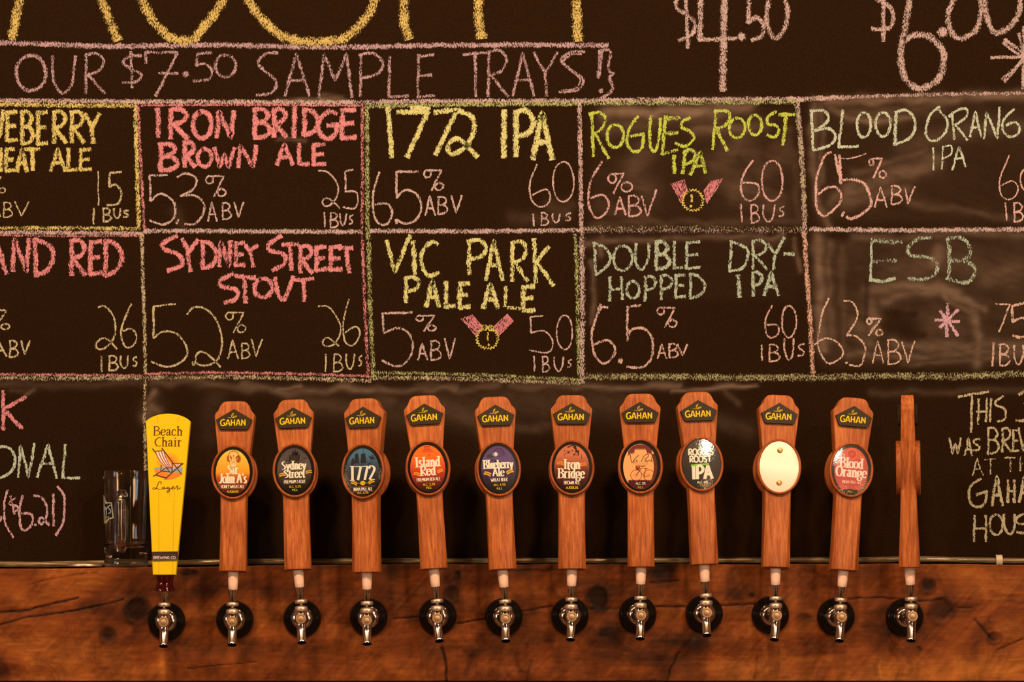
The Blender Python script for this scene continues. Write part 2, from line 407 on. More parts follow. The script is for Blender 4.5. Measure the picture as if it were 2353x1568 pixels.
def grid_mesh(name, V, F, C, mat, back):
    """closes the grid into a slab reaching back to depth 'back'"""
    n = len(V); me = bpy.data.meshes.new(name)
    x0, x1 = V[:,0].min(), V[:,0].max(); z0, z1 = V[:,2].min(), V[:,2].max()
    me.vertices.add(n); me.vertices.foreach_set('co', V.reshape(-1))
    me.loops.add(F.size); me.loops.foreach_set('vertex_index', F.reshape(-1).astype(np.int32))
    me.polygons.add(len(F)); me.polygons.foreach_set('loop_start', np.arange(0, F.size, 4, dtype=np.int32))
    me.polygons.foreach_set('use_smooth', [True]*len(F))
    me.update(calc_edges=True); me.validate()
    a = me.color_attributes.new('Col', 'FLOAT_COLOR', 'POINT'); a.data.foreach_set('color', C.astype(np.float32).reshape(-1))
    me.materials.append(mat)
    # edges of the slab
    import bmesh
    bm = bmesh.new(); bm.from_mesh(me)
    ed = [e for e in bm.edges if e.is_boundary]
    r = bmesh.ops.extrude_edge_only(bm, edges=ed)
    vs_ = [v for v in r['geom'] if isinstance(v, bmesh.types.BMVert)]
    for v in vs_: v.co.y = back
    es = [e for e in r['geom'] if isinstance(e, bmesh.types.BMEdge) and e.is_boundary]
    try: bmesh.ops.contextual_create(bm, geom=es)
    except Exception: pass
    bm.to_mesh(me); bm.free()
    return link(name, me)

# ------------------------------------------------------------------ blackboard with wiped chalk
SM = [  # smears of wiped chalk: points, half-width, strength
 ([(1390,262),(1480,258),(1600,256),(1720,248)],13,.42), ([(1400,300),(1480,282),(1640,268)],16,.14),
 ([(1600,300),(1700,296),(1760,290)],13,.20), ([(1480,350),(1450,400),(1490,440)],26,.12), ([(1700,330),(1650,380),(1700,440)],30,.13),
 ([(1700,345),(1760,390),(1800,350)],28,.12), ([(1720,430),(1790,470)],22,.14), ([(1360,520),(1500,512),(1700,515),(1840,505)],9,.10),
 ([(1380,470),(1480,500)],20,.08), ([(1815,300),(1825,400),(1838,500)],10,.10),
 ([(1870,235),(1868,350),(1878,470),(1905,518)],9,.28), ([(1885,232),(1890,330),(1888,420)],6,.20),
 ([(1900,232),(2040,230),(2200,226),(2353,220)],10,.34), ([(1905,245),(1950,270),(2010,282),(2090,268)],7,.28), ([(1960,262),(2060,262),(2150,240)],18,.12),
 ([(1950,440),(2030,410),(2110,385),(2150,372)],17,.24), ([(1960,400),(2050,370),(2130,350)],9,.16), ([(1940,465),(2000,450),(2080,430)],16,.18), ([(2080,340),(2200,300),(2353,290)],25,.10),
 ([(1900,478),(1940,430)],12,.14), ([(2090,468),(2250,490),(2340,508)],8,.12),
 ([(1880,545),(1882,640),(1886,740),(1890,800)],12,.36), ([(1905,560),(1906,700),(1910,780)],9,.17), ([(1935,570),(1938,700),(1940,800)],8,.10), ([(1960,545),(2060,548),(2180,538),(2353,540)],9,.20),
 ([(1995,668),(2050,660),(2120,655),(2200,672)],11,.26), ([(2030,690),(2100,670),(2180,670),(2260,710)],10,.26), ([(2000,700),(2010,760)],16,.22), ([(2230,700),(2250,780),(2240,840)],10,.22),
 ([(2170,680),(2240,730),(2250,800)],5,.30), ([(2060,790),(2160,800),(2300,790),(2353,792)],13,.26), ([(1950,815),(2100,822),(2250,812),(2353,812)],8,.22), ([(2080,840),(2250,828),(2353,822)],6,.16),
 ([(2150,600),(2160,575)],16,.26), ([(2270,640),(2353,610)],18,.12), ([(2150,740),(2200,770)],34,.12), ([(1960,745),(2000,790)],18,.16), ([(2050,620),(2200,600),(2320,640)],24,.10),
 ([(1350,556),(1440,552),(1500,550)],8,.26), ([(1380,590),(1380,545)],7,.22), ([(1360,600),(1366,680),(1360,740)],5,.26), ([(1500,552),(1640,546),(1800,545)],6,.22), ([(1828,550),(1836,620)],5,.22),
 ([(1700,556),(1800,552)],12,.10),
 ([(350,880),(440,876),(520,886),(600,895)],9,.20), ([(560,880),(660,905),(740,900),(800,890)],8,.26), ([(640,896),(690,892)],4,.45), ([(780,890),(900,898),(1050,892)],7,.28), ([(700,930),(820,940),(900,925)],22,.12),
 ([(960,885),(1060,897),(1150,885)],8,.18), ([(1180,890),(1280,885),(1400,893)],10,.18), ([(1330,890),(1460,890),(1560,884)],6,.36), ([(1540,895),(1660,888),(1740,888)],4,.40), ([(1660,890),(1700,930)],7,.16),
 ([(1000,930),(1080,960),(1150,990)],30,.12), ([(860,960),(1060,930),(1240,925),(1420,930)],36,.09), ([(1180,985),(1260,980)],14,.14), ([(1660,970),(1720,990)],20,.10), ([(1400,920),(1440,940)],22,.10),
 ([(2000,900),(2120,902),(2353,892)],8,.10), ([(500,890),(480,1000)],26,.05), ([(340,920),(352,905)],9,.35), ([(338,955),(350,930),(360,940)],14,.30), ([(640,230),(800,232)],4,.4),
 ([(0,886),(200,884),(330,880)],9,.10), ([(60,905),(75,895)],4,.25), ([(640,320),(700,328)],5,.2), ([(740,222),(790,226)],5,.22), ([(20,900),(75,898)],5,.1), ([(400,480),(420,520)],9,.08),
 ([(1180,500),(1270,505),(1310,470)],16,.08), ([(1265,470),(1300,490)],14,.14),
]
def board_col(X, Y):
    d = np.zeros(X.shape)
    st = vnoise(X+Y*.35, Y-X*.35, 160, 9, 3)*.6+vnoise(X, Y, 14, 14, 4)*.4
    for pts, w_, s_ in SM:
        q = segdist(X+6*(vnoise(X,Y,30,30,9)-.5)*2, Y+6*(vnoise(X,Y,30,30,10)-.5)*2, pts)/w_
        d = np.maximum(d, s_*np.exp(-q*q*1.1)) + 0.25*s_*np.exp(-q*q*.4)
    # generally dusty cells at the right
    def cell(x0,y0,x1,y1,a):
        e = 26; sx = np.clip((X-x0)/e,0,1)*np.clip((x1-X)/e,0,1)*np.clip((Y-y0)/e,0,1)*np.clip((y1-Y)/e,0,1)
        return a*sx
    d += cell(1345,240,1840,525,.035)+cell(1860,225,2500,525,.045)+cell(1872,540,2500,855,.085)+cell(1345,545,1850,700,.02)
    # wet finger marks wiped clean in the dusty cell
    for (cx, cy, rx, ry) in [(2060,745,40,26),(2090,765,30,22),(2098,722,14,9),(2055,720,30,10),(2122,770,10,8)]:
        q = ((X-cx)/rx)**2+((Y-cy)/ry)**2; d *= 1-.75*np.exp(-q*q)
    q = segdist(X, Y, [(1992,650),(1990,720),(1991,735)])/7; d *= 1-.7*np.exp(-q*q)
    d = d*(0.50+0.5*st)*.8
    C = np.ones(X.shape+(4,)); C[...,0] = np.clip(d, 0, 1); C[...,1] = 0; C[...,2] = 0
    return C
V, F, C = grid('b', -420, 2780, -330, 1330, 640, 332, YB, board_col, lambda X, Y: 0*X, None)
board = grid_mesh('chalkboard', V, F, C, M['board'], YB+0.03)
tag(board, 'long blackboard hand lettered with coloured chalk beer list above the taps', 'chalkboard')

# ------------------------------------------------------------------ chalk writing: ribbons of chalk lying on the board
REG = {'A':(0,0,.34438),'B':(780,0,.34438),'C':(1553,0,.34438),'D':(0,520,.34438),'E':(780,520,.33999),'F':(1553,520,.34438),
       'G':(0,880,.28053),'H':(2140,870,.28063),'I':(1860,220,.20952),'J':(1860,530,.22318),'K':(1340,230,.221),'Z':(0,0,1.0)}
WHITE = (214,156,128); PINKW = (206,144,126); YEL = (236,184,92); BIGY = (232,172,84); YEL2 = (234,194,108); LIME = (206,188,66)
PINK = (238,128,112); MINT = (210,186,138); DUSK = (190,172,128); CREAM = (212,166,112); LIME2 = (192,168,92)
layer = [0]
def chalk_ribbon(mb, pts, wd, col, dens):
    """pts in photograph pixels, wd full width in pixels"""
    pts = resample(pts, 3.5)
    ph = random.random()*9; n = len(pts); k = S*(D+YB)/D
    layer[0] += 1
    y = YB-0.00025-0.0000022*layer[0]
    hw = wd/2*1.34+.3
    if n > 2 or math.hypot(pts[0][0]-pts[-1][0], pts[0][1]-pts[-1][1]) > wd:
        # blunt ends reach half a width past the last point
        for a, b in ((0,1),(-1,-2)):
            dx, dy = pts[a][0]-pts[b][0], pts[a][1]-pts[b][1]; q = math.hypot(dx, dy) or 1
            pts[a] = (pts[a][0]+dx/q*wd*.3, pts[a][1]+dy/q*wd*.3)
    vs_, uv, fs = [], [], []
    for i, p in enumerate(pts):
        a, b = pts[max(i-1,0)], pts[min(i+1,n-1)]
        tx, ty = b[0]-a[0], b[1]-a[1]; q = math.hypot(tx, ty) or 1; nx, ny = -ty/q, tx/q
        jw = 1+.10*math.sin(i*.9+ph)+.08*random.uniform(-1,1)
        ox = .5*math.sin(i*.45+ph); 
        for s in (-1, 1):
            X_, Y_ = p[0]+nx*(s*hw*jw+ox), p[1]+ny*(s*hw*jw+ox)
            vs_.append(((X_-PX)*k, y, ZC+(PY-Y_)*k)); uv.append((i*3.5, float(s)))
    fs = [(2*i, 2*i+1, 2*i+3, 2*i+2) for i in range(n-1)]
    mb.add(vs_, fs, col, uv, dens)
def chalk_dot(mb, x, y, r, col, dens):
    k = S*(D+YB)/D; layer[0] += 1; yy = YB-0.00025-0.0000022*layer[0]
    vs_ = [((x-PX)*k, yy, ZC+(PY-y)*k)]; uv = [(0,0)]
    for i in range(16):
        a = i*math.pi/8; rr = r*(1+.12*random.uniform(-1,1))*1.1
        vs_.append(((x+rr*math.cos(a)-PX)*k, yy, ZC+(PY-y-rr*math.sin(a))*k)); uv.append((0,1.0))
    mb.add(vs_, [(0,1+i,1+(i+1)%16) for i in range(16)], col, uv, dens)
def chalk(label, name, col, wd, dens, toks):
    """draws the strokes and keeps every word (strokes that stand together) as one part of the board"""
    reg = 'Z'; c = alb(col, E_BRD); items = []; LW = 1.22 if name == LN else 1.0
    wd *= LW; dens += .025
    for t in toks.split():
        if t[0] == '@': reg = t[1]; continue
        if t[0] == 'w': wd = float(t[1:])*LW; continue
        if t[0] == 'd' : dens = float(t[1:])+.025; continue
        ox, oy, k = REG[reg]; mb = MB()
        if len(t) > 1 and t[1] == ':':
            b = [float(x) for x in t[2:].split(',')]
            x0, y0, x1, y1 = ox+b[0]*k, oy+b[1]*k, ox+b[2]*k, oy+b[3]*k
            hw = wd*.35
            for s in glyph(t[0], x0+hw, y0+hw, x1-hw, y1-hw): chalk_ribbon(mb, s, wd, c, dens)
            bb = [x0, y0, x1, y1]
        elif t[0] == 'D':
            n = [float(x) for x in t[1:].split(',')]; chalk_dot(mb, ox+n[0]*k, oy+n[1]*k, n[2]*k, c, dens+.05)
            bb = [ox+n[0]*k-n[2]*k, oy+n[1]*k-n[2]*k, ox+n[0]*k+n[2]*k, oy+n[1]*k+n[2]*k]
        else:
            n = [float(x) for x in t[1:].split(',')]
            pts = [(ox+a*k, oy+b*k) for a, b in zip(n[0::2], n[1::2])]
            if t[0] == 'C': pts = catmull(pts, 4)
            chalk_ribbon(mb, pts, wd, c, dens)
            bb = [min(p[0] for p in pts), min(p[1] for p in pts), max(p[0] for p in pts), max(p[1] for p in pts)]
        items.append((bb, mb))
    n = len(items); par = list(range(n))
    def find(i):
        while par[i] != i: i = par[i]
        return i
    for i in range(n):
        for j in range(i):
            A, B = items[i][0], items[j][0]
            h = max(A[3]-A[1], B[3]-B[1], 8); gx = max(A[0], B[0])-min(A[2], B[2]); gy = max(A[1], B[1])-min(A[3], B[3])
            if name != LN and gx < max(3, min(.24*h, 17)) and gy < -.15*min(A[3]-A[1], B[3]-B[1])+1: par[find(i)] = find(j)
    for r in sorted({find(i) for i in range(n)}):
        mb = MB()
        for i in range(n):
            if find(i) == r:
                q = items[i][1]; b0 = len(mb.v); mb.v += q.v; mb.f += [tuple(x+b0 for x in f) for f in q.f]; mb.c += q.c; mb.uv += q.uv; mb.d += q.d; mb.m += q.m
        o = mb.build(name, M['chalk'], parent=board)
        if label: o['label'] = label
CL = 'chalk_lettering'; LN = 'chalk_line'
# ruled lines
chalk('pink chalk line under the big heading', LN, PINKW, 9, .02, 'L-380,92,0,98,250,107,500,103,700,108,840,108,1000,104,1200,103,1395,104')
def rule(lbl, col, wd, dens, s): chalk(lbl, LN, col, wd, dens, s)
rule('pale chalk line above the first row', WHITE, 8.5, .02, 'L-380,230,0,231,300,234,600,235,790,236,1000,233,1330,232,1560,229,1840,228,1935,224 d-.02 w7 L1935,224,2140,217,2353,214,2700,212')
rule('yellow chalk line above the far left cell', YEL, 8, -.01, 'L-380,240,0,240,150,242,305,243')
rule('thin pink chalk line above the second cell', PINK, 4, 0, 'L325,242,600,241,835,243')
rule('lime chalk line above the middle cell', LIME2, 8, .0, 'L850,244,1000,241,1330,238')
rule('lime chalk line above the fourth cell', LIME2, 9, -.04, 'L1345,237,1600,236,1835,234')
rule('yellow upright chalk line right of the far left cell', YEL, 8, .02, 'L311,238,315,380,319,524')
rule('pink upright chalk line left of the second cell', PINK, 5, 0, 'L317,240,324,380,332,526')
rule('pale upright chalk line between far left and second cell', CREAM, 6.5, .0, 'L326,535,328,630,332,740,334,862 w6 d-.03 L333,870,332,950,334,1085')
rule('pink upright chalk line right of the second column', PINK, 6.5, -.03, 'L832,240,833,400,832,530,833,560,838,700,842,780,846,862')
rule('lime upright chalk line left of the middle column', LIME2, 9, -.03, 'L843,240,844,380,844,530,847,560,850,700,855,800,858,866')
rule('pale upright chalk line right of the middle cell', WHITE, 8, .02, 'L1331,235,1334,380,1336,530')
rule('pale and lime upright chalk line right of the middle lower cell', LIME2, 8, -.04, 'L1322,540,1326,640,1329,780,1331,872')
rule('pale upright chalk line beside the lower fourth cell', WHITE, 10, .0, 'L1337,530,1338,700,1338,878')
rule('pale upright chalk line right of the fourth cell', WHITE, 9, .0, 'L1832,230,1842,360,1847,450,1850,535')
rule('faint lime chalk beside the fourth cell', LIME2, 7, -.08, 'L1826,232,1836,300,1845,420,1852,500')
rule('orange white upright chalk line right of the lower fourth cell', (226,152,112), 8, .03, 'L1848,535,1853,620,1862,740,1868,866')
rule('yellow chalk line between the rows at far left', YEL, 7, -.02, 'L-380,526,0,524,180,524,320,526')
rule('pale chalk line between the rows', WHITE, 8, .02, 'L-380,535,0,534,320,537 L332,531,600,532,830,533 L852,531,1100,532,1330,529 L1862,527,2080,530,2353,527,2700,527')
rule('dusty lime chalk line under the fourth cell', LIME2, 14, -.10, 'L1345,527,1600,526,1846,528')
rule('dusty pale chalk line under the fourth cell', PINKW, 12, -.10, 'L1345,529,1600,529,1846,530')
rule('pink chalk line under the far left lower cell', PINK, 6, -.03, 'L-380,858,0,861,326,864 w4 L0,541,150,543,322,542')
rule('pink chalk line under the lower second cell', PINK, 5.5, -.02, 'L335,860,500,856,700,860,850,865')
rule('lime chalk line under the lower middle cell', LIME2, 7, -.05, 'L862,857,1000,859,1160,864,1330,873')
rule('dusty pale chalk line under the second row', CREAM, 9, -.05, 'L0,868,160,870,330,869 L336,868,520,866,700,870,850,875 L860,868,1000,869,1160,874,1330,881 w13 L1342,866,1560,866,1700,868,1865,868,2030,864,2200,866,2353,859,2700,858')
rule('lime flecks of chalk in the lowest line', LIME2, 13, -.11, 'L1342,867,1560,865,1860,868,2353,860')

# heading across the top
chalk('huge yellow chalk lettering of the cut-off heading', CL, BIGY, 20, .02,
 '@A L150,-90,130,0,80,250 L640,-100,680,0,780,260 C920,-160,950,0,1030,150,1120,240,1200,270,1300,250,1400,130,1490,0,1530,-140 C1600,-150,1660,0,1750,130,1900,250,2080,280,2200,275,2323,240,2450,110,2500,0,2520,-120 @B L430,-150,432,0,430,150,460,250 L930,-140,930,0,925,100,945,245 w20 L1580,-150,1582,0,1590,262')
chalk('pale pink chalk lettering naming the price of sample trays', CL, PINKW, 6.6, .0,
 '@A O:100,360,315,615 O:104,366,310,610 U:340,370,515,630 R:555,350,705,630 $:805,340,955,590 L975,420,970,350,1185,350,1040,640 L1062,490,1185,490 D1240,495,24 5:1285,345,1425,550 O:1430,360,1580,520 S:1700,335,1865,650 A:1895,350,2070,645 @B M:-145,355,90,655 P:120,350,300,650 L:315,370,465,655 E:510,360,640,655 T:820,345,985,650 R:975,330,1130,650 A:1150,345,1305,645 Y:1290,345,1460,645 S:1455,325,1650,630 w5 S:1475,345,1625,615 w7 L1738,340,1728,520 L1752,335,1735,500 D1745,605,18 C1765,330,1810,345,1795,430,1805,480,1832,492,1800,515,1822,600,1745,658')
chalk('large pale chalk price at top right of centre', CL, WHITE, 8, .02,
 '@C C30,-70,0,10,10,60,60,90,125,150,110,230,20,268 L65,-60,80,318 w12 L168,-120,160,268 w9 L160,268,400,255 w15 L325,-140,318,250 L318,250,312,600 D440,245,30 w10 L500,-70,487,0,485,150 C485,150,540,115,585,170,570,240,510,270 C650,-60,620,0,605,110,630,220,665,255,720,200,745,110,730,0,690,-60 L330,-60,325,300')
chalk('large pale chalk price in the top right corner', CL, WHITE, 9, .02,
 '@C L1385,-90,1385,0,1385,272 C1330,-10,1420,40,1450,110,1430,185,1310,195 w14 C1580,-120,1560,0,1530,180,1500,330,1515,480,1560,560,1640,590,1740,540,1785,440,1780,340,1700,250,1600,235,1530,265 D1780,215,36 w12 C1900,-120,1850,0,1815,120,1850,230,1920,255,2000,200,2035,100,2030,0,1980,-120 C2100,-120,2065,0,2080,140,2130,215,2200,200,2280,110,2295,0,2240,-130 w7 L2105,385,2420,375 L2195,262,2400,420 L2185,285,2330,400 L2290,225,2340,500 L2420,260,2195,548 L2300,420,2180,530 L2323,180,2316,590')
# row one
chalk('yellow chalk lettering cut off at the left edge, upper row', CL, YEL, 9, .05,
 '@A B:-265,740,-165,950 L:-145,740,-75,950 C-62,740,-55,900,-25,930,5,880,20,740 E:35,738,122,948 B:135,735,230,968 E:240,738,322,970 R:345,735,448,962 R:462,738,568,958 Y:560,752,672,962 W:-210,990,-80,1150 H:-65,985,18,1150 E:28,985,104,1148 A:104,985,190,1152 T:162,985,268,1142 w8 A:332,985,442,1148 L:443,985,518,1145 E:525,990,614,1142')
chalk('thin pale chalk figures in the far left upper cell', CL, CREAM, 3.2, .05,
 '@A w2.6 L655,1145,658,1370 w4.5 5:710,1143,818,1378 w4 L625,1392,625,1495 B:683,1388,748,1482 U:755,1390,812,1462 S:820,1400,862,1452 w3 L5,1180,-60,1300 O:-5,1250,40,1290 A:-70,1350,5,1450 B:20,1348,87,1452 V:98,1343,196,1448')
chalk('coral pink chalk lettering of a brown ale, second upper cell', CL, PINK, 10, .07,
 '@A L1053,728,1056,912 R:1118,718,1262,932 O:1278,735,1422,932 N:1436,735,1574,926 B:1686,718,1812,932 R:1812,718,1918,922 L1967,715,1962,915 D:2015,718,2135,912 G:2106,730,2268,936 @B E:0,722,118,932 @A B:1058,952,1194,1148 R:1215,938,1308,1122 w8.5 O:1312,985,1420,1122 W:1422,980,1572,1122 N:1580,965,1722,1124 A:1838,955,1962,1106 L:1982,952,2068,1107 E:2078,955,2178,1108')
chalk('thin pale chalk figures in the second upper cell', CL, WHITE, 3.8, .06,
 '@A w4.4 L1115,1168,1000,1172,1005,1340 C1005,1340,1070,1295,1160,1350,1160,1450,1090,1500,1000,1470 L1192,1468,1178,1492 C1185,1185,1240,1158,1310,1190,1290,1260,1205,1310 C1205,1310,1300,1305,1360,1360,1350,1440,1300,1495,1235,1495 w3.6 %:1370,1168,1512,1316 A:1383,1345,1450,1480 B:1480,1350,1546,1468 V:1558,1348,1630,1452 C2125,1140,2190,1150,2250,1230,2250,1310,2200,1370,2160,1370,2155,1335,2195,1325,2265,1390 @B L90,1132,40,1145,40,1280 C40,1280,110,1280,125,1330,100,1390,25,1385 @A L2165,1420,2167,1515 B:2200,1418,2260,1522 @B U:0,1425,50,1510 s:60,1430,95,1500')
chalk('yellow chalk numerals and letters in the middle upper cell', CL, YEL2, 10, .07,
 '@B L325,722,350,1048 L388,748,590,748 L590,748,452,1046 L480,722,600,722 L636,748,785,735,642,1030 C800,740,880,780,900,870,840,980,760,1030,725,1000,745,940,800,930,860,985,920,1045 w11.5 L1100,740,1095,1048 P:1155,728,1308,1052 A:1280,740,1430,1072')
chalk('thin pale chalk figures in the middle upper cell', CL, WHITE, 4, .06,
 '@B w4.6 C265,1150,230,1270,225,1400,260,1490,320,1495,350,1420,320,1360,240,1365 L378,1466,382,1492 w4.8 L525,1145,380,1148,382,1320 C380,1320,440,1270,520,1300,545,1390,510,1470,440,1492,385,1470 w4 %:558,1128,697,1276 A:568,1305,642,1442 B:652,1310,726,1432 V:743,1303,820,1426 w3.4 C1320,1100,1275,1200,1275,1320,1320,1375,1380,1370,1408,1320,1380,1265,1290,1300 O:1420,1078,1568,1352 L1290,1430,1298,1508 B:1343,1418,1397,1507 U:1418,1425,1477,1492 s:1505,1420,1548,1475')
chalk('lime yellow chalk lettering in the fourth upper cell', CL, LIME, 6.4, .06,
 '@K L92,140,104,585 C65,145,170,130,230,200,190,300,110,360 L130,360,262,605 O:236,248,432,502 C570,175,480,300,460,450,530,540,610,500,625,360 L500,375,630,355 C705,170,690,330,700,480,745,535,790,400,800,190 w7 L855,170,822,560 w9 d-.02 L850,192,1000,190 L840,350,978,340 w7 L820,562,980,520 d.06 w6.4 C1110,190,1030,230,1030,290,1110,330,1150,400,1070,480,960,450 L1380,112,1347,512 C1370,112,1500,120,1525,190,1470,270,1380,300 w7.5 L1390,310,1495,525 w6 O:1508,178,1692,404 O:1706,148,1868,372 C2005,120,1920,180,1925,250,2010,270,2035,330,1990,390,1915,365 w7.5 L2040,155,2188,150 L2110,160,2078,465 w7.5 L948,580,945,758 L1060,540,1035,762 C1055,540,1110,515,1165,560,1140,630,1070,665 L1115,775,1220,540,1270,755 w6 L1160,690,1262,680')
chalk('pale chalk figures in the fourth upper cell', CL, (222,150,124), 4.6, .06,
 '@K C195,640,110,780,60,920,60,1090,110,1210,170,1225,250,1150,265,1060,200,990,80,1020 w3.8 O:252,768,348,872 L290,768,420,765,315,970 O:388,848,517,957 w4.2 A:322,1005,448,1202 B:463,992,608,1218 L608,1000,670,1205,760,935 w4 C1765,630,1660,790,1640,920,1680,1030,1760,1045,1825,960,1800,870,1650,860 O:1850,626,2080,1058 w3.4 L1640,1085,1650,1270 B:1738,1083,1838,1282 U:1862,1088,2003,1272 s:2028,1100,2096,1216')
chalk('pale green chalk lettering in the far right upper cell', CL, MINT, 5.8, .07,
 '@I L20,170,40,600 C10,165,160,170,210,250,160,320,60,380 C60,380,200,360,285,440,230,540,40,600 L365,160,320,565,530,555 O:508,180,683,465 O:715,178,898,455 w7 L950,180,935,540 w5.6 C950,185,1050,155,1140,240,1155,370,1090,470,930,535 w5 C1425,120,1320,220,1275,380,1310,480,1400,490,1490,400,1510,270,1420,160 L1565,180,1585,480 C1530,230,1620,160,1720,150,1715,240,1600,320 L1600,320,1730,485 A:1752,168,1892,458 L1915,470,1940,180,2060,465,2085,130 C2240,145,2130,270,2120,380,2180,450,2270,430,2305,360,2260,290,2160,325 E:2390,150,2500,450 w3.4 L1357,575,1362,815 L1465,555,1450,805 C1460,565,1550,550,1550,640,1470,690 w4 L1565,815,1640,555,1710,780 L1590,690,1680,685')
chalk('pinkish white chalk figures in the far right upper cell', CL, (230,158,128), 5, .06,
 '@I C235,620,170,660,100,820,70,1000,80,1230,150,1325,230,1280,330,1180,350,1090,290,1010,190,1010,100,1080 w5.5 L280,650,345,965 L325,655,350,950 w2.6 C350,690,450,690,620,635 w6 C350,930,470,920,610,980,670,1120,660,1220,560,1310,450,1350,410,1330 w5 L378,1278,355,1322 w4 O:648,688,708,772 L680,695,800,690,700,900 O:758,820,848,912 w3.6 A:708,998,855,1228 B:890,985,1025,1195 L1045,1010,1080,1185,1155,1000 w3 C2190,655,2110,850,2080,980,2110,1100,2190,1140,2270,1090,2285,1000,2220,940,2090,990 O:2308,780,2490,1065 L2150,1175,2160,1370 w3.6 B:2235,1172,2350,1388 U:2380,1180,2470,1380 s:2490,1260,2540,1380')
# row two
chalk('pink chalk lettering cut off at the left edge, lower row', CL, PINK, 9.5, .06,
 '@D L:-330,80,-230,320 A:-95,75,52,325 N:72,78,208,308 L235,85,242,335 C235,90,330,130,355,200,320,290,240,325 R:460,82,578,335 E:588,93,686,328 D:688,83,824,340')
chalk('thin pale chalk figures in the far left lower cell', CL, CREAM, 3.8, .06,
 '@D C655,540,700,535,760,610,770,710,730,790,670,825,640,800,670,755,720,755,780,820 C880,520,830,620,810,720,830,800,880,805,912,740,880,685,825,700 L675,870,680,970 B:723,863,792,968 U:800,863,862,953 s:883,870,917,936 L-40,560,45,565,-20,660 O:3,648,67,693 A:-65,760,48,872 B:60,762,127,878 V:138,762,202,863')
chalk('coral pink chalk lettering of a stout, second lower cell', CL, PINK, 9, .07,
 '@D C1180,68,1090,110,1090,150,1190,190,1215,260,1120,295 L1215,88,1262,172 L1320,95,1252,180,1270,300 D:1338,93,1455,294 N:1453,93,1552,275 E:1560,103,1640,273 w7.5 L1640,128,1667,165 L1718,130,1667,165,1690,270 w9 C1875,65,1795,120,1800,160,1890,190,1900,250,1820,295 L1885,126,1985,120 L1935,122,1945,290 R:1988,123,2092,320 E:2098,128,2184,302 E:2192,130,2288,302 @E L2,152,86,148 L45,152,65,312 @D C1555,318,1470,360,1480,400,1580,430,1570,490,1500,510 L1570,335,1700,345 L1630,345,1640,510 O:1686,342,1824,485 C1838,345,1850,440,1890,490,1930,420,1955,338 w7.5 L1960,360,2090,352 w8.5 L2025,358,2030,500')
chalk('thin pale chalk figures in the second lower cell', CL, CREAM, 4, .06,
 '@D L1170,520,1025,535,1025,745 C1025,745,1090,705,1190,725,1250,830,1220,900,1110,940,1010,905 O:1283,902,1298,930 C1250,590,1290,545,1370,550,1450,640,1480,760,1460,880,1380,930,1310,915,1320,850,1380,850,1470,940 w3.2 %:1503,568,1642,714 A:1518,758,1592,888 B:1608,778,1672,888 V:1673,753,1752,873 C2125,535,2190,540,2260,630,2270,710,2230,790,2170,800,2155,770,2190,745,2260,800 @E C65,495,30,620,30,760,65,805,110,790,140,720,110,680,40,720 @D L2175,855,2172,970 B:2223,850,2290,976 @E U:42,862,106,972 s:124,872,155,948')
chalk('yellow chalk lettering of a pale ale, middle lower cell', CL, YEL2, 8.4, .05,
 '@E L320,100,375,312,475,65 w9.5 L497,105,510,320 w8.4 C:538,93,678,343 P:856,86,1002,332 A:982,88,1110,372 R:1150,96,1278,378 L1315,90,1328,380 L1412,140,1332,240 L1340,250,1445,400 P:432,338,550,522 w9.5 A:576,362,684,552 L:706,368,786,553 E:798,375,888,560 A:962,382,1082,562 w7.5 L1125,410,1120,540 d-.02 L1140,550,1222,558 d.05 w9.5 E:1226,398,1328,584')
chalk('thin pale chalk figures in the middle lower cell', CL, WHITE, 4, .06,
 '@E w4.6 L490,585,290,590,300,720 C300,720,400,690,480,740,490,850,440,930,370,945,290,910 w3.6 %:512,598,658,714 A:527,788,597,908 B:612,772,692,908 V:708,757,787,902 w3.2 L1375,608,1290,615,1295,720 C1295,720,1380,710,1440,770,1430,840,1370,855,1285,840 O:1465,600,1578,838 L1315,880,1318,980 B:1368,878,1423,988 U:1448,883,1518,988 s:1538,898,1572,958')
chalk('grey green chalk lettering in the fourth lower cell', CL, DUSK, 6, .05,
 '@E L1722,112,1733,328 C1715,115,1800,150,1830,220,1790,290,1730,330 O:1846,126,1985,308 C2005,118,2000,230,2040,295,2085,230,2090,118 w8 B:2130,96,2238,298 w6 L:2252,98,2322,290 @F E:58,100,168,288 @E L1828,345,1828,505 L1905,345,1912,495 L1828,430,1905,425 O:1933,368,2033,493 P:2055,333,2142,512 P:2160,328,2258,502 E:2262,323,2342,488 @F D:85,312,198,490 L370,100,360,300 C365,100,470,150,480,210,440,280,355,300 R:500,88,615,294 L615,120,660,185 L722,78,662,190,650,290 w8 L725,187,785,190 w8 L415,330,425,472 w7 P:502,303,583,472 A:583,300,690,468')
chalk('pale chalk figures in the fourth lower cell', CL, (222,156,124), 4.8, .06,
 '@E C1812,548,1765,560,1720,660,1705,760,1725,870,1790,930,1850,880,1860,820,1810,770,1725,800 L1765,530,1748,565 D1900,912,20 w5 L2035,535,1945,547,1945,775 C1945,775,1975,700,2060,695,2115,770,2110,880,2050,955,1945,950 w3.8 %:2143,543,2284,688 A:2148,792,2212,898 B:2222,792,2292,894 @F L10,790,45,865,75,790 w3.6 C640,530,600,620,600,710,630,745,680,720,680,660,610,660 O:703,528,807,748 L573,795,573,897 B:618,788,698,908 U:718,748,793,897 S:808,782,862,873')
